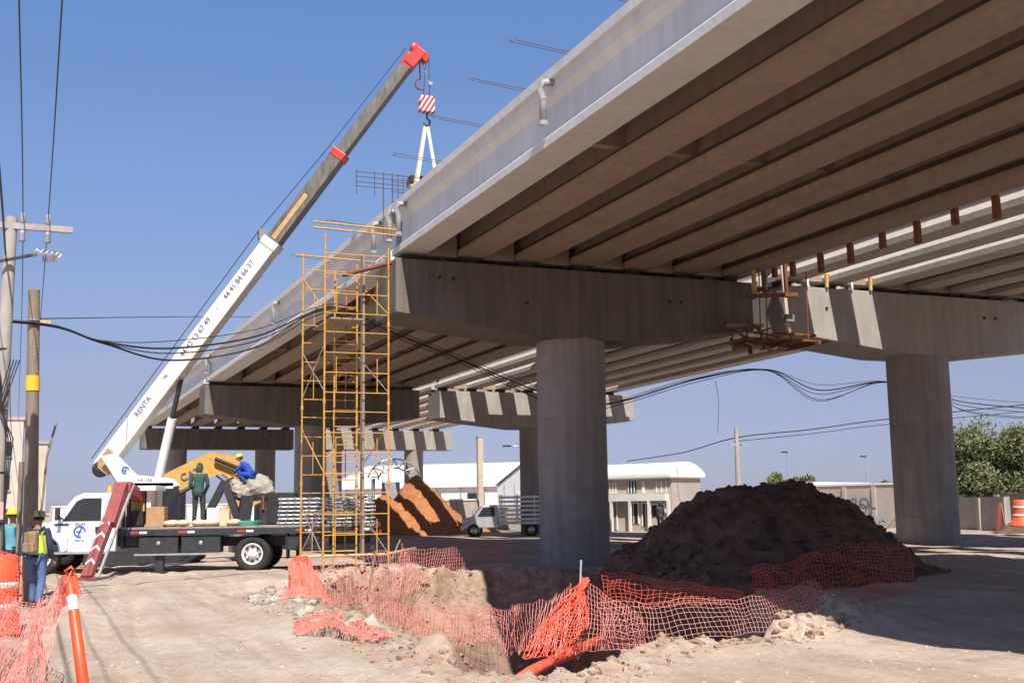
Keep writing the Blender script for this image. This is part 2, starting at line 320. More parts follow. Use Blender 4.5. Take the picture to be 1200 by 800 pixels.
# ---------------- bridges
PIERS = [(-30, 0, 0), (0, 0, 0), (30, 0, 0), (60, -.95, -.38), (90, -1.45, -.52)]
ZS = 8.54; GL = 29.5
def girder_mesh():
    pr = [(.40, 0), (.40, .17), (.13, .40), (.10, .98), (.24, 1.12), (.26, 1.33)]; pr = [(x, z) for x, z in pr]+[(-x, z) for x, z in reversed(pr)]
    mb = MB(); mb.prism(pr, -GL/2, GL/2)
    o = mb.build('tmp', CONC); me = o.data; bpy.data.objects.remove(o); return me
GME = girder_mesh(); GME.name = 'girder'
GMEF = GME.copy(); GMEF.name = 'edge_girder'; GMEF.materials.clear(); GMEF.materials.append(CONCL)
GMEB = GME.copy(); GMEB.name = 'bare_girder'; GMEB.materials.clear(); GMEB.materials.append(mat('concrete_girder_lit', (.50, .44, .385), .85, var=.08, scale=.9, bump=.2, bscale=14, streak=.12))  # right bridge girders: paler copy, sunlight put into the concrete colour
def span_rot(i):
    (ya, xa, za), (yb, xb, zb) = PIERS[i], PIERS[i+1]; return ((xa+xb)/2, (ya+yb)/2, (za+zb)/2), (math.atan2(zb-za, yb-ya), 0, -math.atan2(xb-xa, yb-ya))
def skew(i, y):  # offset at distance y from pier i
    (ya, xa, za), (yb, xb, zb) = PIERS[i], PIERS[i+1]; t = (y-ya)/(yb-ya); return xa+(xb-xa)*t, za+(zb-za)*t
def slab(x0, x1, i, ya, yb, z0=1.33, z1=1.52, z2=None):
    (oxa, oza), (oxb, ozb) = skew(i, ya), skew(i, yb); mb = MB(); vs = []
    for ox, oz, y in ((oxa, oza, ya), (oxb, ozb, yb)):
        for x, z in ((x0, z0), (x1, z0), (x1, z1), (x0, z1)): vs.append((x+ox, y, ZS+z+oz))
    return mb.add(vs, [(0, 1, 2, 3), (7, 6, 5, 4), (0, 4, 5, 1), (1, 5, 6, 2), (2, 6, 7, 3), (3, 7, 4, 0)])
PADM = mat('bearing_rubber', (.05, .05, .05), .8)
def bridge(name, label, gx, capx, colx, deck_fn, far_cols, first_edge):
    br = thing(name, label, 'bridge', (colx[0], 30, 0))
    for i in range(4):
        loc, rot = span_rot(i)
        for k, x in enumerate(gx):
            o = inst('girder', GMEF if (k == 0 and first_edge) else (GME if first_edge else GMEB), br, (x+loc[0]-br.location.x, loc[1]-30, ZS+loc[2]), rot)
        deck_fn(i, br)
        ya = PIERS[i][0]
        if i in (1, 2, 3):
            for yy in (ya+.7, ya+10, ya+20, ya+29.3):
                ox, oz = skew(i, yy); 
                for a, b in zip(gx[:-1], gx[1:]): MB().box(((a+b)/2+ox, yy, ZS+(.64 if (yy < ya+1 or yy > ya+29) else .83)+oz), (b-a-(.85 if (yy < ya+1 or yy > ya+29) else .24), .22, 1.34 if (yy < ya+1 or yy > ya+29) else .96)).build('diaphragm', CONC, br)
    for j, (py, ox, oz) in enumerate(PIERS):
        zt = 8.35+oz; a, b = capx[0]+ox, capx[1]+ox; mb = MB()
        if j < 4:
            c = colx[0]+ox; r = 1.0 if j < 3 else .82
            mb.prism([(a, zt), (a, zt-1.48), (c-r-.55, zt-1.97), (c+r+.55, zt-1.97), (b, zt-1.48), (b, zt)], py-1, py+1); cs = [c]
        else: mb.prism([(a, zt), (a, zt-1.55), (b, zt-1.55), (b, zt)], py-.8, py+.8); cs = [q+ox for q in far_cols]; r = .78
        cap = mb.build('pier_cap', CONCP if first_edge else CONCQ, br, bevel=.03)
        for c in cs:
            m2 = MB(); m2.lathe([(r, -4.5), (r, 1.15), (r-.01, 1.155), (r-.01, 1.17), (r, 1.175), (r, 4.1), (r-.015, 4.105), (r-.015, 4.125), (r, 4.13), (r, zt-1.5)], (c, py, 0), 72); m2.sm = [False]*len(m2.f); m2.build('column', CONCC, cap)
        for k, x in enumerate(gx):
            for s in (-.45, .45): MB().box((x+ox, py+s, zt+.095), (.45, .4, .19)).build('bearing_pad', PADM, cap)
    return br
GA = [9.30+1.72*k for k in range(7)]; GB = [21.65+1.72*k for k in range(7)]
def deckA(i, br):
    slab(9.14, 20.32, i, PIERS[i][0]+.02, PIERS[i+1][0]-.02).build('deck_slab', CONCP, br)  # shaded concrete colour deepens the gaps between the girders
    slab(8.935, 9.14, i, PIERS[i][0]+.02, PIERS[i+1][0]-.02, 1.332, 1.525).build('lit_slab_edge', CONCL, br)  # outer strip of the slab, its light put into the pale colour
def deckB(i, br):
    ya, yb = PIERS[i][0]+.02, PIERS[i+1][0]-.02
    if i == 1: slab(25.0, 32.4, i, ya, yb).build('deck_slab', CONC, br)
    if i == 2: slab(23.0, 32.4, i, ya, yb-3.2).build('deck_slab', CONC, br)
A = bridge('overpass_bridge', 'nearer concrete overpass with finished deck, drain pipes and hammerhead piers running overhead', GA, (8.78, 20.15), [14.4], deckA, [11.4, 18.1], True)
B = bridge('overpass_bridge', 'unfinished parallel overpass on the right with sunlight falling between its bare girders', GB, (21.3, 33.3), [27.3], deckB, [23.4, 30.2], False)
PIPE = mat('grey_drain_pipe', (.33, .33, .33), .5, var=.15)
for i, y in ((1, 9), (1, 19.35), (1, 28.9), (1, 29.75), (2, 31.2), (2, 44), (2, 59.2), (3, 75)):
    ox, oz = skew(i, y); m = MB(); z = ZS+oz; x = 8.84+ox
    m.path([(x+.25, y, z+1.30), (x-.02, y, z+1.27), (x-.06, y, z+1.1), (x-.02, y, z+.95), (x-.02, y, z+.42)], .075, 10); m.tube((x-.02, y, z+.40), (x-.02, y, z+.48), .1, n=10)
    m.build('drain_pipe', PIPE, A)
for y in (11, 12.6, 14.2, 15.6, 17.0, 18.3, 19.6, 20.9, 22.2, 23.5, 24.8, 26.1, 27.4, 28.3):
    m = MB(); zb = 8.28+random.uniform(-.18, .2); m.box((20.50, y, (zb+9.75)/2), (.12, .16, 9.75-zb)); m.build('formwork_bracket', RUST, A)
DRB = mat('dull_reinforcing_steel', (.10, .075, .06), .8)
# reinforcing bars sticking out beyond the deck edge, hooked
for y in (2.3, 4.2, 6.2, 8.5, 11, 13.4, 16.2, 18.6, 20.7, 23.1, 26, 33, 38):
    m = MB()
    for d in (0, .09): m.path([(9.4, y+d, 10.12+d), (8.9, y+d, 10.13+d), (7.85+random.uniform(-.1, .3), y+d, 10.2+d)], .008, 5)
    m.path([(7.9, y, 10.2), (7.82, y+.02, 10.24), (7.85, y+.08, 10.29)], .008, 5); m.build('reinforcing_bar', DRB, A)
for x, y, z in ((10.02, 28.995, 7.88), (10.42, 28.995, 7.86), (17.2, 28.995, 7.6), (17.6, 28.995, 7.6), (12.6, 28.995, 7.3), (22.9, 28.995, 7.7), (29.4, 28.995, 7.7), (29.9, 28.995, 7.7)):
    m = MB(); m.lathe([(.05, 0), (.05, .03), (.03, .03), (.03, .012), (0, .012)], (0, 0, 0), 12, 'y'); m.v = [(a+x, y-b, c+z) for a, b, c in m.v]; m.build('tie_hole_plug', PADM, A if x < 21 else B)
# timber frames, working platform on the second pier cap
for x in (22.55, 24.27):
    m = thing('timber_trestle', 'yellow timber trestle on the right pier cap, %s of two' % ('left' if x < 23 else 'right'), 'timber frame', (x, 28.92, 8.35), group='timber frames on the pier cap')
    for s in (-.38, .38): MB().box((x+s, 28.95, 8.56), (.08, .08, .42)).build('post', WHITE if s < 0 else TIMB, m)
    MB().box((x, 28.95, 8.80), (1.0, .1, .07)).build('rail', TIMB, m)
pl = thing('work_platform', 'rusty hanging work platform under the joint between the two pier caps', 'work platform', (20.5, 28.4, 6.3))
for k in range(6): MB().box((20.5+random.uniform(-.2, .2), 27.75+.22*k, 6.42+random.uniform(-.02, .02)), (2.6+random.uniform(-.3, .3), .19, .05)).build('plank', RUST, pl)
for x in (19.5, 20.5, 21.4): MB().beam((x, 27.5, 6.34), (x, 29.2, 6.34), .09, .1).build('bearer', RUST, pl)
for x, y in ((19.6, 27.9), (21.3, 27.9), (20.4, 28.7)): MB().tube((x, y, 6.3), (x+.05, y, 8.6), .02).build('hanger', RUST, pl)
for x in (19.75, 20.1, 20.9): MB().beam((x, 28.3, 7.8), (x-.1, 28.2, 9.0), .1, .09).build('bracket_beam', RUST if x > 20 else TIMB, pl)
MB().beam((19.4, 28.2, 7.75), (21.2, 28.2, 7.9), .12, .12).build('cross_beam', RUST, pl)
for k in range(13):
    x = random.uniform(18.6, 21.2); y = random.uniform(27.7, 28.85); z = random.uniform(6.15, 6.95); d = Vector((random.uniform(-1, 1), random.uniform(-.3, .3), random.uniform(-.45, .3)))*random.uniform(.3, .8)
    MB().beam(Vector((x, y, z))-d, Vector((x, y, z))+d, random.uniform(.05, .14), random.uniform(.04, .1)).build('loose_beam', RUST if k % 3 else WOOD, pl)
for k in range(5): MB().tube((18.9+.55*k, 28.3, 6.2), (19.0+.5*k, 28.5, 6.95), .025).build('clamp_rod', RUST, pl)
hp = thing('timber_plank', 'pale upright board standing in for the light strip at the left end of the right pier cap', 'plank', (21.15, 28.8, 7.0)); MB().beam((21.25, 28.78, 6.95), (21.1, 28.78, 9.2), .11, .05).build('board', mat('pale_timber', (.55, .45, .35), .8), hp); MB().box((21.22, 28.7, 7.25), (.3, .2, .22)).build('hoist_body', GREY, hp)  # pale board takes the place of a strip of light on the cap end
# load and props on the deck
ld = thing('crane_load', 'dark strapped load of timber beams on the deck below the crane slings', 'load', (10.6, 33.2, 10.06))
for k in range(5):
    for q in range(2): MB().box((10.6+.1*q, 31.5+.4*q, 10.3+.25*k), (1.3, .35, .2)).build('beam', TIMB if k % 2 else DARK, ld)
for k in range(9):
    m = MB(); m.tube((9.35+.16*k, 31.2, 10.06), (9.35+.16*k, 31.2, 11.25+.1*math.sin(k)), .012, n=5)
    if k == 0:
        for z in (10.5, 10.8, 11.1): m.tube((9.3, 31.2, z), (10.7, 31.2, z), .012, n=5)
    tag(m.build('reinforcing_bar', DRB), 'upright rusty starter bar in the row on the deck left of the load', 'rebar', 'starter bars standing on the deck')
rb = MB()
for z in (10.35, 10.47, 10.62, 10.75): rb.tube((7.75, 29.4, z), (9.6, 29.4, z), .011, n=5)
for x in (7.8, 8.3, 8.8): rb.tube((x, 29.4, 10.1), (x, 29.4, 10.8), .012, n=5)
rb.tube((8.55, 29.4, 8.9), (8.55, 29.4, 10.8), .015, n=5)
tag(rb.build('rebar_grid', DRB), 'rebar grid sticking out over the deck edge above the scaffold', 'rebar')
# ---------------- scaffold tower
sc = thing('scaffold_tower', 'tall yellow frame scaffold tower under the left end of the nearest pier cap', 'scaffold', (7.4, 29, 0))
zt = 8.6
def frame_lad(x0, x1, y, z0, z1, col=STEELY):
    nlift = 4; h = (z1-z0)/nlift
    for s, x in enumerate((x0, x1)):
        m = MB(); m.tube((x, y, z0-.25), (x, y, z1+(.25 if s == 0 else 0)), .025, n=7)
        for k in range(1, nlift): m.tube((x, y, z0+k*h-.06), (x, y, z0+k*h+.06), .037, n=7)
        m.box((x, y, z0-.25), (.16, .16, .02)); m.build('post', col, sc)
    for k in range(nlift):
        for q in (.12, .37, .62, .88):
            m = MB(); z = z0+(k+q)*h; m.tube((x0, y, z), (x1, y, z), .015, n=6); m.build('rung', col, sc)
        for x, d in ((x0, .3), (x1, -.3)):
            m = MB(); m.tube((x+d, y, z0+(k+.12)*h), (x+d, y, z0+(k+.56)*h), .013, n=6); m.build('ladder_bar', col, sc)
frame_lad(6.62, 8.28, 28.0, .3, 8.35); frame_lad(6.5, 7.98, 30.0, .35, 8.3); frame_lad(7.12, 7.72, 29.0, .4, 7.6)
for x0, x1 in ((6.62, 6.5), (8.28, 7.98)):
    for k in range(4):
        z = .55+2.02*k
        for a, b in ((z, z+1.2), (z+1.2, z)):
            if (k+(x0 > 7)) % 2 and a > b: continue
            m = MB(); m.tube((x0, 28, a), (x1, 30, b), .014, n=5); m.build('cross_brace', GALV if (k % 2 == 0) else STEELY, sc)
for z, y in ((8.75, 28), (8.45, 30), (8.9, 28)):
    m = MB(); m.tube((6.3, y, z), (8.5, y, z-.05), .025, n=6); m.build('guard_rail', STEELY, sc)
m = MB(); m.tube((7.3, 28.9, 7.75), (8.6, 28.8, 8.15), .06, n=10); m.build('raking_prop', RUST, sc)
m = MB(); m.box((7.95, 29.3, 4.4), (.06, .22, 8.0)); m.build('hoist_board', WOOD, sc)
for x in (6.9, 7.2, 7.5): MB().box((x, 29.0, 6.45), (.27, 2.0, .045)).build('walk_board', WOOD, sc)

# ---------------- crane truck
TRZ = math.atan2(.344, -.939)
ct = thing('crane_truck', 'white cab flatbed truck with raised telescopic crane boom and white turret', 'crane truck', (6.05, 33.37, 0), TRZ)
def wheel(parent, x, y, r=.49, w=.3, side=1, dual=False):
    m = MB(); ww = w if not dual else .62; yc = y-side*(ww/2)
    a = -ww/2; b = ww/2
    m.lathe([(r*.6, a), (r*.93, a), (r, a+.05), (r, b-.05), (r*.93, b), (r*.62, b), (r*.6, b-.05), (r*.6, a)], (x, yc, r), 28, 'y')
    o = m.build('wheel', BLACK, parent, False)
    m = MB(); q = side
    pr = [(.02, .03), (r*.2, .03), (r*.27, -.08), (r*.47, -.1), (r*.52, -.02), (r*.60, .005), (r*.6, -.2)]
    pr = [(a_, (ww/2+b_)*q) for a_, b_ in pr]; m.lathe(pr, (x, yc, r), 24, 'y'); m.build('rim', DWHITE, o, False)
    m = MB()
    for k in range(8):
        t = k*math.pi/4; m.tube((x+r*.4*math.cos(t), yc+q*(ww/2-.08), r+r*.4*math.sin(t)), (x+r*.4*math.cos(t), yc+q*(ww/2-.03), r+r*.4*math.sin(t)), .035, n=6)
    m.build('wheel_nuts', DARK, o, False)['kind'] = 'stuff'
    return o
wheel(ct, 0, 1.15, dual=True); wheel(ct, 0, -1.15, side=-1, dual=True); wheel(ct, 5.75, 1.1); wheel(ct, 5.75, -1.1, side=-1)
for y in (.42, -.42): MB().box((1.4, y, .82), (9.0, .1, .24)).build('chassis_rail', DARK, ct, False)
MB().tube((0, -1, .49), (0, 1, .49), .09, n=8).build('axle', DARK, ct, False); MB().tube((5.75, -1, .49), (5.75, 1, .49), .07, n=8).build('axle', DARK, ct, False)
MB().box((.1, 0, 1.20), (6.9, 2.36, .12)).build('flatbed_deck', mat('worn_deck_boards', (.30, .25, .21), .85, var=.25, scale=4), ct, False)
for s in (1, -1): MB().box((.1, s*1.2, 1.12), (6.9, .05, .17)).build('side_rail', DARK, ct, False)
for k, x in enumerate((3.2, 1.9, .3, -1.3, -2.9)):
    MB().box((x, 1.235, 1.12), (.22, .012, .06)).build('reflector', RED, ct, False); MB().box((x-.24, 1.235, 1.12), (.2, .012, .06)).build('reflector', WHITE, ct, False)
for x0, x1 in ((.85, 1.95), (2.0, 3.1)):
    o = MB().box(((x0+x1)/2, .95, .78), (x1-x0-.03, .46, .46)).build('toolbox', DARK, ct, False, .02); MB().lathe([(.06, 0), (.06, .02), (.03, .03)], ((x0+x1)/2, 1.18, .82), 12, 'y').build('latch', GALV, o, False)
MB().box((2.0, 1.16, .52), (2.4, .06, .05)).build('side_guard', GALV, ct, False)
o = MB().box((-1.5, .95, .78), (1.2, .4, .4)).build('toolbox', DARK, ct, False, .02)
for s in (1, -1): MB().box((-.95, s*.95, .72), (.03, .5, .75)).build('mud_flap', BLACK, ct, False)
MB().box((-3.3, 0, .62), (.12, 2.2, .14)).build('rear_bumper', DARK, ct, False)
for s in (.9, -.9): MB().box((-3.37, s, 1.0), (.05, .25, .12)).build('tail_light', RED, ct, False)
# cab: doors and roof as one shell, bonnet in front
cab = [(3.75, .62), (5.35, .62), (5.45, 1.42), (5.5, 1.45), (4.93, 2.12), (4.7, 2.22), (3.95, 2.22), (3.75, 2.12)]
o = MB().prism(cab, -.98, .98).build('cab', WHITE, ct, False, .06)
bon = [(5.42, .66), (5.25, 1.42), (5.5, 1.46), (6.45, 1.33), (6.6, 1.2), (6.62, .75), (6.35, .62), (6.3, .95), (6.05, 1.12), (5.5, 1.12), (5.28, .9)]
bo = MB().prism([(5.3, .7), (5.3, 1.43), (5.55, 1.45), (6.45, 1.33), (6.62, 1.2), (6.62, .75)], -.78, .78).build('bonnet', WHITE, ct, False, .06)
for s in (1, -1):
    a, b = sorted((s*.76, s*1.12)); MB().prism([(5.05, .66), (5.05, 1.0), (5.3, 1.18), (6.3, 1.18), (6.66, 1.05), (6.66, .7), (6.35, .62), (6.28, .88), (6.05, 1.06), (5.5, 1.06), (5.28, .86), (5.2, .62)], a, b).build('fender', WHITE, bo, False, .03)
    MB().box((6.67, s*.86, .98), (.05, .26, .2)).build('headlight', GALV, bo, False)
MB().box((6.66, 0, 1.0), (.04, 1.2, .28)).build('grille', DARK, bo, False); MB().box((6.74, 0, .62), (.16, 2.1, .22)).build('front_bumper', WHITE, ct, False, .03)
for s in (1, -1):
    win = [(4.18, 1.46), (5.22, 1.46), (4.86, 2.0), (4.68, 2.08), (4.18, 2.08)]
    a, b = sorted((s*.985, s*1.0)); d = MB().prism([(4.08, .72), (5.3, .72), (5.36, 1.44), (4.88, 2.1), (4.7, 2.16), (4.08, 2.16)], *sorted((s*.98, s*.993))).build('door', WHITE, ct, False, .01)
    MB().prism(win, *sorted((s*.99, s*1.003))).build('window', GLASS, d, False); MB().box((4.22, s*1.01, 1.22), (.2, .04, .16)).build('handle', DARK, d, False)
    MB().box((4.72, s*1.0, .6), (1.5, .3, .06)).build('running_board', GALV, ct, False)
    mi = MB(); mi.tube((5.2, s*.98, 1.5), (5.25, s*1.25, 1.6), .02); mi.box((5.27, s*1.28, 1.66), (.08, .2, .34)); mi.build('mirror', DARK, d, False)
    MB().box((5.25, s*1.0, 1.37), (.4, .02, .05)).build('trim_strip', DARK, d, False)
Mx = Matrix.Translation((4.75, 1.004, 1.14)) @ Matrix.Rotation(math.pi, 4, 'Z') @ Matrix.Rotation(math.pi/2, 4, 'X')
LOGOB = mat('logo_blue', (.04, .10, .42), .5, var=.05)
def logo(parent, M, s):
    m = MB(); n = 20
    vs = [(r*s*math.cos(t), r*s*math.sin(t), 0) for r in (.36, .5) for t in (2*math.pi*k/n for k in range(int(n*.8)+1))]
    q = len(vs)//2; m.add(vs, [(k, q+k, q+k+1, k+1) for k in range(q-1)]); m.add([(-.16*s, -.3*s, 0), (-.02*s, -.3*s, 0), (.2*s, .3*s, 0), (.06*s, .3*s, 0)], [(0, 1, 2, 3)]); m.add([(-.3*s, -.06*s, 0), (.12*s, -.06*s, 0), (.12*s, .05*s, 0), (-.3*s, .05*s, 0)], [(0, 1, 2, 3)])
    o = m.build('emblem', LOGOB, parent, False); o.data.transform(M); return o
logo(ct, Mx @ Matrix.Translation((0, .03, .0)), .34); text('lettering', 'GRUAS', .09, LOGOB, ct, Mx @ Matrix.Translation((0, .24, 0))); text('lettering', 'RENTA', .08, LOGOB, ct, Mx @ Matrix.Translation((0, -.21, 0)))
MB().prism([(5.40, 1.5), (4.9, 2.1), (4.91, 2.12), (5.43, 1.5)], -.85, .85).build('windscreen', GLASS, ct, False)
bc = MB(); bc.lathe([(.09, 0), (.09, .05), (.07, .06), (.065, .16), (.03, .2), (0, .2)], (4.15, .4, 2.22), 14); bc.build('beacon', mat('amber_plastic', (.9, .3, .03), .3, var=.1), ct, False)
for k in range(2): MB().tube((3.6-.1*k, .9-.1*k, .7), (3.6-.1*k, .9-.1*k, 2.3), .05, n=8).build('exhaust_stack', DARK, ct, False)
# crane pedestal and operator station
MB().box((3.35, 0, 1.0), (.9, 1.7, .5)).build('crane_base', DARK, ct, False, .02)
ped = MB(); ped.box((2.95, .55, 1.75), (.12, .5, 1.05)); ped.box((3.55, .55, 1.75), (.14, .5, 1.05)); ped.box((3.2, .5, 2.33), (1.0, 1.1, .14)); ped.box((3.2, -.2, 1.8), (.6, .6, 1.0)); ped.build('crane_pedestal', WHITE, ct, False, .015)
MB().box((3.25, .62, 1.95), (.36, .3, .5)).build('hydraulic_tank', TIMB, ct, False); MB().box((3.25, .7, 1.5), (.34, .3, .42)).build('control_seat', BLACK, ct, False, .04)
MB().box((3.2, .45, 1.28), (.3, .4, .12)).build('valve_block', TANB, ct, False)
for k in range(6): MB().tube((3.1+.05*k, .84, 1.7), (3.1+.05*k, .9, 1.95), .009, n=5).build('control_lever', DARK, ct, False)
# boom geometry in world space
bt = at(487, 64, Y=30.8); bp = at(127, 540, Y=35.0); bd = (bt-bp).normalized()
_s = min((k/400 for k in range(100, 300)), key=lambda s: abs((bp+(bt-bp)*s-Vector((0, 0, CH))).dot(RT)/(bp+(bt-bp)*s-Vector((0, 0, CH))).dot(FWD)*F+600-320))
bc_ = bp+(bt-bp)*_s; tail = bp-bd*.25
# turret side plates
tur = MB(); pv = lambda dx, z, y: (dx, y, z)
for y in (34.45, 35.3): tur.prism([(1.75, 3.25), (2.15, 3.35), (2.75, 2.72), (3.75, 2.62), (3.95, 2.42), (2.45, 2.36), (2.3, 2.42)], y, y+.05)
tur.box((3.1, 34.9, 2.42), (1.3, .9, .16)); tur.build('turret', WHITE, ct)
TR = Matrix.Rotation(math.pi/2, 4, 'X')
def wtext(parent, s, size, mt, p, ang=0, col=None):
    M = Matrix.Translation(Vector(p)-parent.location); M = Matrix.Rotation(-parent.rotation_euler.z, 4, 'Z') @ M @ Matrix.Rotation(-ang, 4, 'Y') @ TR
    return text('lettering', s, size, mt, parent, M)
INK = mat('faded_dark_lettering', (.13, .12, .17), .6, var=.2)
Mr = Matrix.Rotation(-TRZ, 4, 'Z')
logo(ct, Mr @ Matrix.Translation(Vector((2.42, 34.43, 2.86))-ct.location) @ TR, .22)
wtext(ct, 'GRUAS', .13, INK, (2.95, 34.43, 2.58)); 
def bsec(name, a, b, w, h, m, w2=None, bev=.02):
    o = MB(); o.beam(a, b, w, h); return o.build(name, m, ct, bevel=bev)
# beam frame(): u horizontal across, v up-slope; check orientation by construction
bm_ = bsec('boom_base_section', tail, bc_, .50, .50, DWHITE, bev=.03)
c2 = bp+bd*9.0; n2 = (bt-bc_).normalized(); e1 = bc_+(bt-bc_)*.46; 
bsec('boom_second_section', bc_-n2*.3, e1, .42, .42, BOOMD); bsec('boom_third_section', e1-n2*.2, bt-n2*.35, .33, .34, BOOMD)
sdn = Vector((0, 0, 1)).cross(bd).normalized(); sdn = sdn if sdn.y < 0 else -sdn; upn = sdn.cross(bd).normalized(); upn = upn if upn.z > 0 else -upn; up1 = upn
bsec('boom_wear_strip', bc_+n2*.1+sdn*.215, bc_+n2*1.7+sdn*.215, .03, .15, BOOMY)
bsec('boom_collar', e1-n2*.12, e1+n2*.12, .46, .48, RED); bsec('boom_collar', bc_-bd*.2, bc_+bd*.05, .55, .55, DWHITE)
m = MB(); m.box(tuple(bc_+up1*.42), (.22, .3, .3)); m.build('cable_guide', GREY, ct)
# head: red cheek plates, sheaves, small whip hook
hd = MB(); 
for y in (-.2, .2): hd.add([], []); hd.beam(bt-n2*.45+Vector((0, y, 0)), bt+n2*.15+Vector((0, y, 0))+upn*-.05, .05, .38)
hd.beam(bt-n2*.5, bt-n2*.1, .34, .38); hd.beam(bt+n2*.05+Vector((0, 0, .05)), bt+Vector((.34, 0, -.18)), .24, .2); ho = hd.build('boom_head', RED, ct, bevel=.02)
for dx, dz in ((-.02, .2), (.28, -.08)):
    MB().lathe([(.12, -.1), (.14, -.08), (.11, -.04), (.11, .04), (.14, .08), (.12, .1)], (bt.x+dx, bt.y, bt.z+dz), 16, 'y').build('sheave', RED, ho)
hk = MB(); hk.path([bt+Vector((.12, 0, -.1)), bt+Vector((.14, 0, -.75))], .022, 6); hk.path([bt+Vector((.14, 0, -.75))+Vector((.16*math.sin(t), 0, -.16+.16*math.cos(t))) for t in np.linspace(0, -4.2, 10)], .025, 6); hk.build('whip_hook', RUST, ct)
hk = MB(); hk.path([bt+Vector((.2, 0, -.2)), bt+Vector((.42, 0, -.8))], .018, 5); hk.box(tuple(bt+Vector((.44, 0, -.85))), (.12, .12, .1)); hk.build('limit_weight', GALV, ct)
# hoist rope along the boom, and lift ram
m = MB(); m.path([tail+up1*.45, bc_+up1*.58, e1+upn*.42, bt+upn*.36], .012, 5); m.build('hoist_rope', CABLE, ct)
m = MB(); m.lathe([(.24, -.3), (.24, -.27), (.12, -.26), (.12, .26), (.24, .27), (.24, .3)], tuple(tail+Vector((-.05, 0, -.02))), 16, 'y'); m.build('winch_drum', DARK, ct)
m = MB(); m.beam(tail-bd*.1+Vector((0, -.35, 0)), tail+bd*.5+Vector((0, -.35, 0)), .06, .5); m.build('winch_plate', TANB, ct)
rb0 = Vector((3.35, 34.8, 2.55)); rt0 = bp+bd*3.1-up1*.27; rm = rb0+(rt0-rb0)*.62
MB().tube(rb0, rm, .13, n=14).build('lift_cylinder', WHITE, ct); MB().tube(rm, rt0, .07, n=12).build('cylinder_rod', DARK, ct)
# lettering on the near side face of the base section
BL = (bc_-bp).length
def bl(s, frac, size, off=.06):
    p = bp+bd*(frac*BL/8.4)+up1*off+sdn*.254; M = Matrix((bd, up1, sdn)).transposed().to_4x4(); M.translation = p-ct.location
    return text('lettering', s, size, INK, ct, Matrix.Rotation(-TRZ, 4, 'Z') @ M)
bl('RENTA', 2.0, .21); bl('TEL.', 3.15, .11); bl('44 42 13 67 49', 4.65, .22); bl('-', 5.75, .22); bl('44 41 84 66 37', 6.85, .22)
# red outrigger with white chevrons
ob = thing('tmp', 'x', 'x'); bpy.data.objects.remove(ob)
og = MB(); oa = Vector((1.35, 31.3, .05)); obp = Vector((2.25, 33.0, 2.42)); og.beam(oa, oa+(obp-oa)*.62, .27, .2); od = (obp-oa).normalized()
outr = og.build('outrigger_leg', DRED, ct, bevel=.01); MB().beam(oa+(obp-oa)*.55+Vector((.06, .0, 0)), obp, .33, .26).build('outrigger_sleeve', DRED, ct, bevel=.015)
MB().box((oa.x, oa.y, .04), (.5, .4, .07)).build('outrigger_foot', DRED, outr); MB().beam(oa+Vector((.27, .05, 0)), obp+Vector((.3, .1, 0)), .06, .06).build('outrigger_strut', GALV, ct)
MB().beam(obp+Vector((.1, 0, -.05)), Vector((2.9, 34, 2.0)), .28, .28).build('outrigger_arm', DRED, ct)
u_, v_ = MB().frame(od); fn = -v_ if v_.y > 0 else v_; ux = u_ if u_.x > 0 else -u_
for k in range(4):
    c = oa+od*(.45+.42*k)+fn*.104; m = MB()
    for s in (-1, 1):
        a = c+od*.10; b = c+ux*(s*.12)-od*.04; m.add([a, b, b-od*.07, a-od*.07], [(0, 1, 2, 3)])
    m.build('chevron', WHITE, outr)
MB().box((2.55, .98, .45), (.22, .2, .9)).build('stabiliser_leg', DARK, ct, False); MB().box((2.55, .98, .03), (.4, .35, .05)).build('stabiliser_foot', DARK, ct, False)
for s in (-1.1,): pass
# hook block hung from the boom head by its ropes
HD = at(500, 123, Y=30.8)-Vector((11.34, 34, 14.75))
class MBH(MB):
    def build(s, *a, **k): s.v = [(x+HD.x, y+HD.y, z+HD.z) for x, y, z in s.v]; return MB.build(s, *a, **k)
hb = thing('hook_block', 'red and white striped hook block hanging below the crane boom', 'hook block', tuple(Vector((11.34, 34, 14.55))+HD))
STRM = mat('striped_paint', (.78, .76, .74), .45)
n_ = STRM.node_tree.nodes; L_ = STRM.node_tree.links; tc_ = n_.new('ShaderNodeTexCoord'); sx = n_.new('ShaderNodeSeparateXYZ'); L_.new(tc_.outputs['Object'], sx.inputs[0])
ma = n_.new('ShaderNodeMath'); ma.operation = 'MULTIPLY_ADD'; ma.inputs[1].default_value = .75; L_.new(sx.outputs[2], ma.inputs[2]); L_.new(sx.outputs[0], ma.inputs[0])
mb_ = n_.new('ShaderNodeMath'); mb_.operation = 'SUBTRACT'; L_.new(sx.outputs[0], mb_.inputs[0]); mc_ = n_.new('ShaderNodeMath'); mc_.operation = 'MULTIPLY'; mc_.inputs[1].default_value = .6; L_.new(sx.outputs[2], mc_.inputs[0]); L_.new(mc_.outputs[0], mb_.inputs[1])
md_ = n_.new('ShaderNodeMath'); md_.operation = 'PINGPONG'; md_.inputs[1].default_value = .07; L_.new(mb_.outputs[0], md_.inputs[0]); me_ = n_.new('ShaderNodeMath'); me_.operation = 'GREATER_THAN'; me_.inputs[1].default_value = .032; L_.new(md_.outputs[0], me_.inputs[0])
mf_ = n_.new('ShaderNodeMix'); mf_.data_type = 'RGBA'; L_.new(me_.outputs[0], mf_.inputs[0]); mf_.inputs[6].default_value = (.78, .75, .72, 1); mf_.inputs[7].default_value = (.5, .03, .03, 1); L_.new(mf_.outputs[2], n_['Principled BSDF'].inputs['Base Color'])
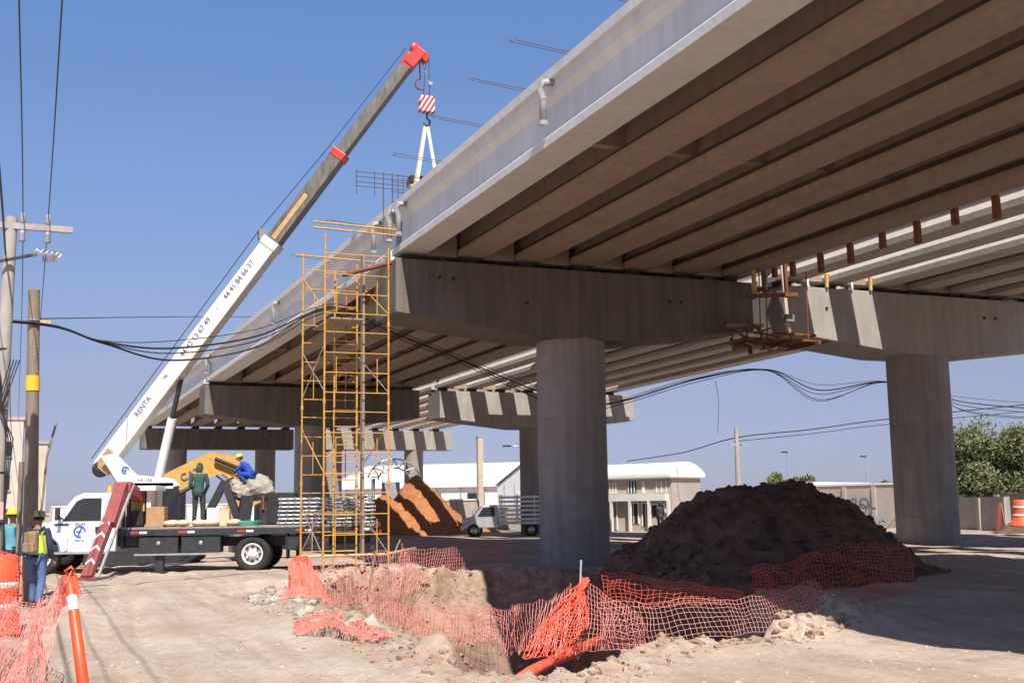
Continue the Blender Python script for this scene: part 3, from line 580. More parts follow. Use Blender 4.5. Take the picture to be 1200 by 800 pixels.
hbm = MBH().box((11.34, 34, 14.75), (.46, .26, .5), taper=.95).build('block_body', STRM, hb, bevel=.03)
MBH().path([(11.34, 34, 14.5), (11.34, 34, 14.35), (11.44, 34, 14.25), (11.4, 34, 14.12), (11.3, 34, 14.1), (11.25, 34, 14.18)], .035, 8).build('hook', DARK, hb)
for s in (-.1, .1):
    MB().path([(bt.x+.36+s*.4, bt.y, bt.z-.1), (11.34+HD.x+s, 34+HD.y, 15.0+HD.z)], .009, 5).build('rope', CABLE, hb)
sl_ = thing('lifting_sling', 'pale webbing slings spreading down from the crane hook to its load', 'sling', tuple(Vector((11.3, 34, 11))+HD))
for p, q in (((11.3, 34, 14.1), (10.75, 33.6, 11.2)), ((11.36, 34, 14.1), (11.7, 33.6, 11.2)), ((11.3, 34.05, 14.1), (10.95, 34.6, 11.2))):
    MBH().beam(p, q, .1, .025).build('webbing', mat('sling_webbing', (.62, .60, .42), .8, var=.1), sl_)

# ---------------- cargo on the flatbed (truck frame -> world)
def T(x, y, z): c, s = math.cos(TRZ), math.sin(TRZ); return (6.05+x*c-y*s, 33.37+x*s+y*c, z)
bunches = [(-1.3, .55, 1.26, 1.3, 7, .11), (-2.3, .5, 1.26, .62, 7, .10), (-2.9, .45, 1.26, .75, 8, .105), (-1.3, -.55, 1.26, 1.4, 7, .11)]
blab = ['stack of galvanised scaffold frames on the flatbed just behind the black box', 'narrow stack of galvanised frames in the middle of the flatbed stacks', 'stack of galvanised scaffold frames at the rear end of the flatbed', 'stack of galvanised frames on the far side of the flatbed']
for (x, y, z, ln, nl, hh), lb in zip(bunches, blab):
    t = thing('scaffold_frame_stack', lb, 'frame stack', T(x, y, z), TRZ, 'stacks of galvanised scaffold frames on the truck bed')
    for k in range(nl):
        m = MB(); zz = .05+k*hh; j = random.uniform(-.04, .04)
        for yy in (-.4, .4): m.tube((-ln/2+j, yy, zz), (ln/2+j, yy, zz), .03, n=6)
        for q in range(max(3, int(ln/.17))): xx = -ln/2+.05+q*(ln-.1)/max(2, int(ln/.17)-1)+j; m.tube((xx, -.4, zz+.02), (xx, .46, zz+.02), .034, n=6)
        m.build('scaffold_frame', GALV, t, False)
def crate(x, y, z, s, m, lab, rz=0, name='cardboard_box', cat='box'):
    t = MB().box((0, 0, s[2]/2), s).build(name, m, None, bevel=.01); t.location = T(x, y, z); t.rotation_euler.z = TRZ+rz
    MB().box((0, 0, s[2]+.004), (s[0]*.98, .06, .008)).build('lid_strap', WOOD, t, False); return tag(t, lab, cat)
crate(2.72, .75, 1.262, (.5, .4, .55), TANB, 'brown box standing on the flatbed beside the crane pedestal')
crate(1.15, .7, 1.262, (.35, .3, .5), WHITE, 'white upright box standing on the flatbed right of the standing man')
crate(.85, .75, 1.262, (.3, .3, .45), mat('buff_sack', (.66, .48, .33), .9), 'buff sack-coloured box beside the white box on the flatbed')
for k, (x, y) in enumerate(((2.25, .9), (1.95, .95), (1.5, .95), (1.2, 1.0), (.55, .95))):
    t = MB().grid(lambda u, v: ((.26+.02*math.sin(9*u*6.28))*math.sin(v*3.14159)*math.cos(u*6.2832), .2*math.sin(v*3.14159)*math.sin(u*6.2832), .09-.1*math.cos(v*3.14159)*(1 if v > .5 else .9)), 14, 8).build('sack', mat('buff_sack', (.66, .48, .33), .9), None)
    t.location = T(x, y, 1.262); t.rotation_euler.z = k; tag(t, ['plump buff sack lying on the flatbed nearest the crane pedestal', 'buff sack lying just left of the standing man on the flatbed', "buff sack lying at the standing man's feet on the flatbed", 'buff sack lying in front of the white box on the flatbed', 'buff sack lying beside the green hose on the flatbed'][k], 'sack', 'sacks lying on the flatbed')
hs = MB()
for k in range(3): hs.path([(.32*math.cos(t)*(1+.1*k), .2*math.sin(t), .03+.035*k+.02*math.sin(3*t)) for t in np.linspace(0, 6.28, 18)], .025, 6)
hs = hs.build('green_hose', mat('green_plastic', (.03, .25, .14), .5), None); hs.location = T(.2, .9, 1.262); hs.rotation_euler.z = TRZ; tag(hs, 'coiled green hose lying on the flatbed edge', 'hose')
# black rigging frame, black box and canvas bundle
af = thing('rigging_tripod', 'black inverted V steel frame standing on the flatbed beside the canvas bundle', 'steel frame', T(.85, .1, 1.26))
ap = T(1.0, .1, 2.5)
MB().beam(T(1.6, .1, 1.3), ap, .2, .2).build('leg', DARK, af); MB().beam(T(.55, .1, 1.3), ap, .24, .2).build('leg', DARK, af); MB().beam(T(.45, .1, 1.35), T(.35, .1, 2.1), .34, .3).build('post', DARK, af)
MB().path([T(.75, .1, 2.62), ap, T(1.25, .1, 2.68)], .03, 6).build('hose', CABLE, af)
kb = thing('machine_box', 'black machine housing on the flatbed below the canvas bundle', 'machine', T(-.55, -.1, 1.26))
MB().box(T(-.62, -.2, 1.72), (.8, .7, .9), TRZ).build('housing', BLACK, kb, bevel=.04); MB().box(T(-.15, -.2, 1.5), (.3, .5, .45), TRZ).build('engine_block', DARK, kb, bevel=.02); MB().tube(T(-.1, .1, 1.7), T(-.1, .1, 2.1), .04).build('exhaust', RUST, kb)
def blob(u, v):
    t = u*6.2832; r = (.56+.13*math.sin(3*t+1)+.05*math.sin(7*t+v*5))*max(0, math.sin(v*3.1416))**.6*(1+.5*max(0, math.cos(t+3.0))**6)*(1.15-.55*v); return (r*1.02*math.cos(t)+random.uniform(-.035, .035), r*.6*math.sin(t)+random.uniform(-.03, .03), .33-.32*math.cos(v*3.1416)+.08*math.sin(4*t+3*v)+random.uniform(-.03, .03))
cv = MB().grid(blob, 26, 12, False).build('canvas_bundle', CLOTH, None); p = T(.25, -.15, 2.0); cv.location = p; cv.rotation_euler = (.1, .12, TRZ+.2); tag(cv, 'dusty grey canvas bundle on the black machine below the man in blue', 'bundle')

# ---------------- excavator behind the truck
ex = thing('excavator', 'yellow excavator boom arching behind the crane truck', 'excavator', (2.9, 40, 0))
def bw(px, py, Y=39.4): return at(px, py, Y=Y)
pts = [bw(160, 586), bw(205, 563), bw(250, 543), bw(268, 545), bw(288, 568), bw(300, 590)]
wd = [.55, .7, .78, .72, .45, .3]
def strip(pts, wd, y0, y1):
    mb = MB(); n = len(pts); top = []; bot = []
    for i, p in enumerate(pts):
        d = (pts[min(i+1, n-1)]-pts[max(i-1, 0)]); nn = Vector((-d.z, 0, d.x)).normalized(); top.append((p.x+nn.x*wd[i]/2, p.z+nn.z*wd[i]/2)); bot.append((p.x-nn.x*wd[i]/2, p.z-nn.z*wd[i]/2))
    for i in range(n-1):
        q = [top[i], top[i+1], bot[i+1], bot[i]]; mb.prism(q, y0+.0001*i, y1-.0001*i)
    return mb
strip(pts, wd, 39.2, 39.65).build('boom', EXCY, ex)
wtext(ex, 'CAT', .34, INK, (bw(222, 556).x, 39.17, bw(222, 556).z), .4)
for a, b in ((bw(185, 592), bw(232, 565)), (bw(250, 538), bw(285, 552))): MB().tube(a+Vector((0, -.35, 0)), b+Vector((0, -.35, 0)), .07).build('hydraulic_cylinder', DARK, ex)
MB().beam(bw(286, 562), bw(268, 606), .3, .36).build('stick', EXCY, ex)
MB().box((3.1, 40, 1.35), (2.6, 2.4, .9)).build('upper_body', EXCY, ex, bevel=.06); MB().box((3.9, 39.2, 2.0), (1.0, .9, 1.2)).build('operator_cab', GLASS, ex, bevel=.05)
for s in (39, 41): MB().prism([(1.4, .2), (1.7, 0), (5.0, 0), (5.3, .2), (5.3, .6), (5.0, .8), (1.7, .8), (1.4, .6)], s-.25, s+.25).build('track', DARK, ex, bevel=.03)
bk = MB(); bk.prism([(6.2, 1.3), (6.9, 1.2), (7.1, .7), (6.8, .25), (6.2, .3)], 39, 40); bk.build('bucket', GREY, ex, bevel=.03)

# ---------------- people
def skin(name, verts, edges, radii, m, parent, lv=1):
    me = bpy.data.meshes.new(name); me.from_pydata(verts, edges, []); o = bpy.data.objects.new(name, me); COL.objects.link(o)
    o.modifiers.new('s', 'SKIN'); 
    for i, r in enumerate(radii): me.skin_vertices[0].data[i].radius = (r, r) if not isinstance(r, tuple) else r
    me.skin_vertices[0].data[0].use_root = True
    ss = o.modifiers.new('u', 'SUBSURF'); ss.levels = ss.render_levels = lv
    dg = bpy.context.evaluated_depsgraph_get(); m2 = bpy.data.meshes.new_from_object(o.evaluated_get(dg)); bpy.data.objects.remove(o)
    m2.materials.clear(); m2.materials.append(m); m2.polygons.foreach_set('use_smooth', [True]*len(m2.polygons)); o = bpy.data.objects.new(name, m2); COL.objects.link(o); o.parent = parent; return o
def person(label, loc, rz, shirt, trousers, hat=None, hatm=None, pose=None, scale=1, vest=None, group=None, pack=None, hood=False):
    t = thing('person', label, 'person', loc, rz, group); t.scale = (scale,)*3
    J = dict(pel=(0, 0, .95), wai=(0, 0, 1.08), che=(0, .0, 1.30), nec=(0, -.01, 1.47), hb=(0, .0, 1.55), hd=(0, .02, 1.64), ht=(0, .0, 1.73),
             hl=(-.1, 0, .92), kl=(-.11, .03, .5), al=(-.12, -.02, .09), tl=(-.13, .14, .04), hr=(.1, 0, .92), kr=(.11, .03, .5), ar=(.12, -.02, .09), tr=(.13, .14, .04),
             sl=(-.19, -.01, 1.42), el=(-.25, -.02, 1.14), wl=(-.24, .1, .9), sr=(.19, -.01, 1.42), er=(.25, -.02, 1.14), wr=(.24, .1, .9))
    if pose: J.update(pose)
    K = list(J); P = {k: Vector(v) for k, v in J.items()}
    def sk(name, keys, edges, rad, m, lv=1): return skin(name, [P[k] for k in keys], [(keys.index(a), keys.index(b)) for a, b in edges], [rad[k] for k in keys], m, t, lv)
    E = [('pel', 'wai'), ('wai', 'che'), ('che', 'nec'), ('nec', 'hb'), ('hb', 'hd'), ('hd', 'ht'), ('pel', 'hl'), ('hl', 'kl'), ('kl', 'al'), ('al', 'tl'), ('pel', 'hr'), ('hr', 'kr'), ('kr', 'ar'), ('ar', 'tr'), ('che', 'sl'), ('sl', 'el'), ('el', 'wl'), ('che', 'sr'), ('sr', 'er'), ('er', 'wr')]
    rad = dict(pel=.12, wai=.11, che=.13, nec=.055, hb=.06, hd=.088, ht=.06, hl=.085, kl=.055, al=.038, tl=.035, hr=.085, kr=.055, ar=.038, tr=.035, sl=.055, el=.038, wl=.026, sr=.055, er=.038, wr=.026)
    # hands join the same surface: a palm and five short finger chains each
    verts = [P[k] for k in K]; ed = [(K.index(a), K.index(b)) for a, b in E]; rr = [rad[k] for k in K]
    for w, e in (('wl', 'el'), ('wr', 'er')):
        d = (P[w]-P[e]).normalized(); u, v = MB().frame(d); pi = len(verts); verts.append(P[w]+d*.06); rr.append(.026); ed.append((K.index(w), pi))
        for k in range(4):
            a = P[w]+d*.1+u*(.03*(k-1.5)); b = a+d*(.05+.01*(k in (1, 2)))+v*.02
            verts += [a, b]; rr += [.0095, .008]; ed += [(pi, len(verts)-2), (len(verts)-2, len(verts)-1)]
        a = P[w]+d*.07-u*.045+v*.01; verts += [a, a+d*.035-u*.01+v*.015]; rr += [.011, .009]; ed += [(pi, len(verts)-2), (len(verts)-2, len(verts)-1)]
    body = skin('body', verts, ed, rr, SKIN, t, 1)
    r2 = {k: v+.022 for k, v in rad.items()}
    a = ['wai', 'che', 'nec', 'pel', 'sl', 'el', 'wl', 'sr', 'er', 'wr']; P0 = dict(P); P['nec'] = P['che'].lerp(P['nec'], .8)
    r2['nec'] = .075; r2['che'] = (.17, .135) if P['pel'].z > .8 else .175; r2['wai'] = (.145, .13) if P['pel'].z > .8 else .16; r2['pel'] = (.145, .135) if P['pel'].z > .8 else .16
    sk('shirt', a, [('wai', 'che'), ('che', 'nec'), ('wai', 'pel'), ('che', 'sl'), ('sl', 'el'), ('el', 'wl'), ('che', 'sr'), ('sr', 'er'), ('er', 'wr')], r2, shirt)
    P = dict(P0); r2['pel'] = (.14, .12); r2['kl'] = r2['kr'] = .078; r2['al'] = r2['ar'] = .062
    sk('trousers', ['pel', 'hl', 'kl', 'al', 'hr', 'kr', 'ar'], [('pel', 'hl'), ('hl', 'kl'), ('kl', 'al'), ('pel', 'hr'), ('hr', 'kr'), ('kr', 'ar')], r2, trousers)
    for s in ('l', 'r'):
        A_, T_ = P['a'+s], P['t'+s]; skin('boot', [A_+Vector((0, 0, .06)), A_+Vector((0, 0, -.03)), T_+Vector((0, 0, 0))], [(0, 1), (1, 2)], [.055, .055, .045], BLACK, t)
    hv = (P['ht']-P['hb']).normalized(); H_ = P['hd']
    fdir = Vector((0, 1, 0)); fdir = (fdir-hv*fdir.dot(hv)).normalized(); side = hv.cross(fdir)
    fc = MB(); fc.beam(H_+fdir*.085+hv*-.005, H_+fdir*.118-hv*.02, .02, .035); fc.beam(H_+fdir*.083-hv*.05-side*.03, H_+fdir*.083-hv*.05+side*.03, .012, .012)
    fc.tube(H_+side*.088-hv*.01, H_+side*.098-hv*.01, .025); fc.tube(H_-side*.088-hv*.01, H_-side*.098-hv*.01, .025); fc.build('face_features', mat('skin_dark', (.24, .11, .08), .6), body, False)
    ey = MB(); 
    for s in (-1, 1): ey.tube(H_+fdir*.08+side*(.034*s)+hv*.012, H_+fdir*.094+side*(.034*s)+hv*.012, .012)
    ey.build('eyes', BLACK, body, False)
    hr_ = MB(); hr_.grid(lambda u, v: H_+hv*.03-fdir*.012+(side*math.cos(u*6.2832)+fdir*math.sin(u*6.2832))*.098*math.cos(v*1.5)+hv*.098*math.sin(v*1.5)-hv*.05*(1-v)*(math.sin(u*6.2832) < .2), 16, 6); hr_.build('hair', mat('dark_hair', (.02, .014, .01), .8), t, False)
    q = Matrix((side, fdir, hv)).transposed()
    if hat == 'helmet':
        m = MB(); m.lathe([(.125, 0), (.128, .02), (.118, .07), (.085, .115), (.03, .135), (0, .137)], (0, 0, 0), 20); m.grid(lambda u, v: ((.12+.05*v)*math.cos(.5+u*2.14), (.12+.055*v)*math.sin(.5+u*2.14), .008-.01*v), 8, 2)
    elif hat == 'brim':
        m = MB(); m.lathe([(.19, -.005), (.19, .0), (.105, .02), (.10, .085), (.07, .11), (0, .112)], (0, 0, 0), 22)
    if hat:
        m.v = [tuple(q @ Vector(v)+H_+hv*.045) for v in m.v]; m.build('hard_hat' if hat == 'helmet' else 'hat', hatm, t, False)
    if hood: skin('hood', [P['nec'], P['hb'], P['hd']-fdir*.02, P['ht']-fdir*.01], [(0, 1), (1, 2), (2, 3)], [.09, .1, .115, .09], shirt, t)
    if vest:
        m = MB(); c = P['che']; m.grid(lambda u, v: ((.185+.015*math.sin(v*3.14))*math.cos(u*6.2832), (.145)*math.sin(u*6.2832)-.005, 1.0+v*.42), 22, 6); vo = m.build('hi_vis_vest', vest, t, False)
        for x in (-.1, .1): MB().grid(lambda u, v: (x+.05*(u-.5), (-.15 if v < .5 else .15)+0*u, 1.02+.4*(1-abs(2*v-1))), 2, 8).build('reflective_band', mat('reflective_yellow', (.75, .85, .12), .5, var=.1), vo, False)
    if pack:
        m = MB(); m.box((0, -.24, 1.22), (.24, .17, .40)); po = m.build('backpack', pack, t, False, bevel=.05); MB().box((0, -.335, 1.13), (.22, .05, .18)).build('pocket', pack, po, False, bevel=.02)
        for x in (-.11, .11): MB().path([(x, -.17, 1.4), (x, 0, 1.5), (x, .15, 1.38), (x, .15, 1.15), (x, -.1, 1.03)], .018, 6).build('strap', BLACK, po, False)
    return t
JEANS = mat('blue_denim', (.10, .16, .30), .9, var=.2, scale=12); NAVY = mat('navy_cloth', (.03, .04, .09), .9); DGREEN = mat('dark_green_cloth', (.035, .085, .07), .9, var=.3); BLUEC = mat('blue_cloth', (.02, .07, .35), .9); DCL = mat('dark_cloth', (.04, .04, .045), .9, var=.3); TEAL = mat('teal_cloth', (.10, .30, .36), .9); KH = mat('brown_canvas', (.30, .19, .12), .9, var=.25); YEL = mat('hi_vis_yellow', (.62, .80, .10), .6, var=.1); YH = mat('yellow_helmet', (.85, .60, .05), .35)
p = (.13, 23.2); person('man walking away in yellow vest and jeans with brown backpack beside the wooden pole', (p[0], p[1], Hz(*p)), R(-28), NAVY, JEANS, 'brim', mat('dark_hat_cloth', (.05, .05, .035), .9), dict(al=(-.13, .12, .09), tl=(-.14, .27, .06), kl=(-.12, .15, .5), ar=(.12, -.16, .10), tr=(.13, -.02, .04), kr=(.11, -.0, .5)), 1.0, YEL, pack=KH)
q = T(1.62, .55, 1.26); person('man in dark hooded green jacket standing with his back turned on the flatbed', q, R(-20), DGREEN, DCL, None, None, dict(wl=(-.16, .16, 1.0), wr=(.16, .16, 1.0)), 1.0, hood=True)
q = T(.38, -.1, 2.38); person('man in blue overalls and yellow helmet crouching on top of the canvas bundle', q, R(60), BLUEC, BLUEC, 'helmet', YH,
    dict(pel=(0, -.12, .38), wai=(0, -.06, .50), che=(0, .1, .68), nec=(0, .22, .8), hb=(0, .26, .86), hd=(0, .30, .93), ht=(0, .31, 1.01), hl=(-.1, -.12, .36), kl=(-.16, .25, .42), al=(-.13, .02, .09), tl=(-.14, .17, .04), hr=(.1, -.12, .36), kr=(.16, .25, .42), ar=(.13, .02, .09), tr=(.14, .17, .04),
         sl=(-.17, .16, .76), el=(-.22, .3, .55), wl=(-.14, .45, .42), sr=(.17, .16, .76), er=(.22, .3, .55), wr=(.14, .45, .42)), .84)
person('worker in teal shirt and yellow helmet behind the concrete pole at the left edge', (-.35, 26.5, 0), R(150), TEAL, DCL, 'helmet', YH, None, 1.0)
person('distant dark dressed man standing in front of the white roofed building', (33.3, 58, 0), R(170), DCL, DCL, 'brim', DCL, None, 1.0)

# ---------------- poles and wires
PC = mat('concrete_pole', (.42, .38, .34), .85, var=.14, scale=3, streak=.15)
up_ = thing('utility_pole', 'tall round concrete utility pole with crossarm at the left edge', 'utility pole', (-.62, 22.3, 0))
MB().tube((-.62, 22.3, -.3), (-.55, 22.3, 7.05), .16, .10, 18).build('shaft', PC, up_)
MB().box((-.35, 22.25, 6.88), (1.7, .1, .11)).build('crossarm', PC, up_)
INS = mat('grey_porcelain', (.33, .33, .35), .3)
for x in (-.36, .07, -1.0): MB().lathe([(.03, 0), (.06, .02), (.04, .06), (.06, .09), (.04, .13), (.05, .17), (.02, .2)], (x, 22.25, 6.94), 12).build('insulator', INS, up_)
for x in (-.36, .07): MB().lathe([(.05, -.22), (.06, -.2), (.045, -.1), (.06, -.06), (.05, -.01)], (x, 22.25, 6.82), 12).build('insulator', INS, up_)
lb = MB(); lb.beam((-1.2, 22.1, 6.05), (-.1, 22.1, 6.35), .05, .05); lb.build('bracket_arm', DARK, up_)
for k in range(5): MB().path([(-.15+.08*k, 22.0, 6.3), (-.1+.1*k, 22.0, 6.42), (.0+.08*k, 22.0, 6.35), (.02+.05*k, 22, 6.2)], .018, 6).build('fuse_holder', GALV, up_)
MB().box((-.72, 22.05, 4.0), (.22, .2, .4)).build('junction_box', BLACK, up_)
for z in (.9, 1.5, 2.4, 3.5, 4.6): MB().lathe([(.168-z*.008, 0), (.172-z*.008, .03)], (-.6, 22.3, z), 18).build('steel_band', DARK, up_)
for k in range(4): MB().path([(-.45+.05*k, 22.05, 4.4), (-.62+.03*k, 22.03, 3.6), (-.35-.04*k, 22.0, 3.0), (-.44, 22.05, 1.6), (-.42+.03*k, 22.1, .2)], .012, 5).build('down_cable', CABLE, up_)
MB().box((-.6, 22.08, 1.75), (.32, .03, .3)).build('notice_panel', mat('pink_paper', (.75, .35, .33), .8), up_)
wp = thing('wooden_pole', 'weathered wooden pole with yellow patch standing just right of the concrete pole', 'wooden pole', (.05, 25, 0))
wt = at(40, 340, Y=25); wb = at(35.5, 640, Y=25); wd_ = (wt-wb).normalized(); wf = lambda px_y: at(38, px_y, Y=25)
def wpt(z): return wb+(wt-wb)*((z-wb.z)/(wt.z-wb.z))
MB().tube(wpt(-.3), wt, .15, .11, 14).build('shaft', WOODP, wp); z0 = at(38, 458, Y=25).z; z1 = at(38, 440, Y=25).z; MB().tube(wpt(z0), wpt(z1), .138, .135, 14, False).build('yellow_patch', mat('yellow_patch', (.75, .5, .03), .6), wp)
WC = wpt(at(38, 379, Y=25).z)
for z in (-.04, .05): MB().tube(WC+Vector((0, 0, z)), WC+Vector((0, 0, z+.03)), .135, n=14).build('steel_band', GALV, wp)
MB().box(WC+Vector((.22, -.1, .02)), (.2, .1, .07)).build('cable_clamp', TIMB, wp)
MB().path([wpt(1.3)+Vector((.14, -.1, 0)), wpt(2.0)+Vector((.22, -.1, 0)), wpt(2.8)+Vector((.28, -.1, 0)), wpt(3.5)+Vector((.45, -.1, 0))], .022, 6).build('loose_branch', WOODP, wp)
sp = thing('wooden_pole', 'thin short wooden stake pole between the two utility poles', 'wooden pole', (-.2, 24.6, 0)); MB().tube((-.2, 24.6, 0), (-.22, 24.6, 2.7), .05, n=8).build('shaft', WOODP, sp)
def cable(label, pts, r, group=None, cat='cable', sag=0):
    P = [Vector(p) for p in pts]; out = []
    n = len(P)
    for i in range(n-1):   # catmull-rom
        p0, p1, p2, p3 = P[max(i-1, 0)], P[i], P[i+1], P[min(i+2, n-1)]
        for k in range(8):
            t = k/8; out.append(.5*((2*p1)+(p2-p0)*t+(2*p0-5*p1+4*p2-p3)*t*t+(3*p1-p0-3*p2+p3)*t*t*t))
    out.append(P[-1]); return tag(MB().path(out, r, 5).build('cable', CABLE), label, cat, group)
wires = [((-.36, -30, 7.6), (-.36, 22.25, 7.08), (-.9, 75, 6.2)), ((.07, -30, 7.7), (.07, 22.25, 7.08), (-.3, 75, 6.2)), ((-1.0, -30, 7.6), (-1.0, 22.25, 7.08), (-1.6, 75, 6.3)), ((-.55, -30, 6.9), (-.62, 22.1, 6.35), (-1.2, 75, 5.6))]
wl = ['overhead wire on the middle insulator of the left crossarm', 'overhead wire on the right end insulator of the left crossarm', 'overhead wire on the left end of the left crossarm', 'thick overhead wire below the left crossarm']
for (a, b, c), s in zip(wires, wl):
    mid = [tuple(Vector(a).lerp(Vector(b), .5)+Vector((0, 0, -.35))), tuple(Vector(b).lerp(Vector(c), .5)+Vector((0, 0, -.45)))]
    cable(s, [a, mid[0], b, mid[1], c], .010 if 'thick' not in s else .018, 'overhead wires on the left crossarm')
main = [(-3.5, 24.9, WC.z-.03), (WC.x, 24.84, WC.z), (1.2, 25.2, WC.z-.28), tuple(at(200, 408, Y=26)), tuple(at(300, 394, Y=27)), (6.3, 27.8, 6.55), (7.4, 28.9, 6.85), (8.86, 29.9, 6.5), (12.08, 33, 6.2), (15.67, 36, 5.7), (18.5, 38, 5.35), (20.57, 38, 5.58), (23.78, 38, 6.48), (26.27, 37, 6.77), (28.26, 36.5, 5.97), (31, 36, 6.33), (32.74, 35, 5.75), (35.14, 34, 5.25), (48, 32, 4.6)]
cl = ['thickest black telephone cable crossing beneath the overpass from the wooden pole', 'lowest black cable of the bundle crossing beneath the overpass', 'upper thin black cable of the bundle crossing beneath the overpass', 'middle black cable of the bundle crossing beneath the overpass', 'slack black cable sagging deepest between the two big columns']
for k, (dz, r, sg) in enumerate(((0, .022, 0), (-.12, .014, .25), (.10, .010, -.12), (-.03, .013, .12), (.03, .011, .45))):
    cable(cl[k], [(x, y+.03*k, z+dz*(.25 if i < 3 or i in (13, 15) else 1)-(sg*(i in (3, 4, 9, 10, 14, 17)))*(.6 if i < 9 else 1)*(.5 if i in (9,10) else 1)) for i, (x, y, z) in enumerate(main)], r, 'telephone cable bundle beneath the overpass')
cable('thin loose wire end dangling from the cable bundle near the sky gap', [at(838, 446, Y=38), at(842, 470, Y=38), at(841, 508, Y=38)], .01)
cable('thin wire strung high from the wooden pole across behind the crane boom', [(WC.x, 25.0, WC.z+.1), at(250, 371, Y=45), at(420, 372, Y=70)], .012)
ep = thing('utility_pole', 'distant concrete utility pole rising behind the big dirt heap', 'utility pole', (36.7, 55, 0)); MB().tube((36.7, 55, 0), (36.7, 55, 5.85), .2, .12, 10).build('shaft', PC, ep); MB().box((36.7, 55, 4.9), (1.0, .08, .08)).build('crossarm', PC, ep)
cable('distant double wire running from the far pole to the right', [at(735, 540, Y=66), at(800, 530, Y=60), (36.7, 55, 5.3), at(950, 503, Y=52), at(1030, 492, Y=50), at(1200, 474, Y=46), at(1330, 462, Y=44)], .03, 'wires at the far pole')
cable('distant lower thin wire running from the far pole to the right', [(36.7, 55, 5.1), at(950, 508, Y=52), at(1030, 498, Y=50), at(1200, 482, Y=46), at(1330, 470, Y=44)], .02, 'wires at the far pole')
def lamp(label, px, ytop, Y, arm):
    b = at(px, ytop, Y=Y); t = thing('street_lamp', label, 'street lamp', (b.x, Y, 0)); MB().tube((b.x, Y, 0), b, .12, .07, 10).build('shaft', GALV, t)
    MB().path([b, b+Vector((arm*.5, 0, .25)), b+Vector((arm, 0, .3))], .05, 6).build('arm', GALV, t); MB().box((b.x+arm*1.15, Y, b.z+.28), (.6, .25, .12)).build('lamp_head', DARK, t)
lamp('tall street lamp with a long arm seen between the columns', 621, 527, 78, -1.6); lamp('thin street lamp far behind the big dirt heap', 923, 533, 90, -.3); lamp('thin street lamp just left of the right column', 1015, 538, 90, -.3)
b = at(562, 512, Y=99); pp_ = thing('concrete_post', 'thick tan concrete post standing in front of the white warehouse', 'post', (b.x, 99, 0)); MB().box((b.x, 99, b.z/2), (.5, .5, b.z)).build('shaft', mat('tan_concrete', (.50, .40, .30), .85), pp_); MB().box((b.x, 99, b.z+.05), (.6, .6, .1)).build('cap', PC, pp_)

# ---------------- nets
def net(label, top, bot, cell=.09, nv=10, r=.006, m=NETO, jit=.03, seed=0, group=None, drape=False, sag=.0, name='safety_net'):
    top = [Vector(p) for p in top]; bot = [Vector(p) for p in bot]
    def samp(P, t):
        L = [0]; 
        for a, b in zip(P[:-1], P[1:]): L.append(L[-1]+(b-a).length)
        s = t*L[-1]
        for i in range(len(P)-1):
            if s <= L[i+1]+1e-9: return P[i].lerp(P[i+1], (s-L[i])/max(L[i+1]-L[i], 1e-6))
        return P[-1]
    Ln = sum((b-a).length for a, b in zip(top[:-1], top[1:])); Lb = sum((b-a).length for a, b in zip(bot[:-1], bot[1:])); nu = max(3, int(max(Ln, Lb)/cell)); mb = MB()
    pts = np.zeros((nu+1, nv+1, 3))
    for i in range(nu+1):
        a, b = samp(top, i/nu), samp(bot, i/nu)
        for j in range(nv+1): v = j/nv; p = a.lerp(b, v); pts[i, j] = p; pts[i, j, 2] -= sag*math.sin(v*math.pi)
    U, V = np.meshgrid(np.arange(nu+1)*cell, np.arange(nv+1)*cell, indexing='ij')
    for c in range(3): pts[..., c] += jit*2.5*fbm(U*1.2+seed, V*1.2+3.3*c, .8, 3, 91+c)+jit*.5*rng.normal(0, .35, U.shape)*.5
    if drape: 
        hz = H(pts[..., 0], pts[..., 1]); pts[..., 2] = np.maximum(pts[..., 2], hz+.02+.03*np.abs(fbm(U, V, 3, 2, 5)))
    def line(P): 
        n = len(P); vs = []
        for i in range(n):
            d = Vector(P[min(i+1, n-1)])-Vector(P[max(i-1, 0)]); 
            if d.length < 1e-6: d = Vector((1, 0, 0))
            u, v = mb.frame(d); q = Vector(P[i])
            for t in (0, 2.094, 4.189): vs.append(q+(u*math.cos(t)+v*math.sin(t))*r)
        mb.add(vs, [(i*3+k, i*3+(k+1) % 3, i*3+3+(k+1) % 3, i*3+3+k) for i in range(n-1) for k in range(3)])
    for i in range(nu+1): line(pts[i])
    for j in range(nv+1): line(pts[:, j])
    o = mb.build(name, m); return tag(o, label, 'safety net', group)
def G(px, py, z=0): p = at(px, py, Z=z); return Vector((p.x, p.y, Hz(p.x, p.y)+.03))
NETPA = mat('pale_net_plastic', (.85, .42, .36), .55, var=.15, scale=5)
ST = at(680, 672, Y=12.3)
stk = thing('net_stake', 'thin steel stake holding up the orange net at the near rim of the pit', 'stake', (5.95, 12.3, 0)); MB().tube(at(677, 772, Y=12.1), at(681, 656, Y=12.3), .014, n=6).build('rod', GALV, stk)
net('dense orange safety net gathered at the steel stake left side', [ST, ST+Vector((.0, 0, -.02)), ST+Vector((.02, -.05, -.05))], [at(612, 778, Y=11.3), at(640, 775, Y=11.5), at(672, 768, Y=11.9)], .042, 22, .0046, NETO, .10, 1)
net('orange net spreading in folds right of the stake over the pit rim', [ST, at(705, 690, Y=12.4), at(735, 712, Y=12.6), at(758, 740, Y=12.9)], [at(672, 768, Y=11.9), at(700, 762, Y=12.2), at(725, 757, Y=12.6), at(758, 752, Y=12.9)], .075, 13, .0032, NETP, .05, 2)
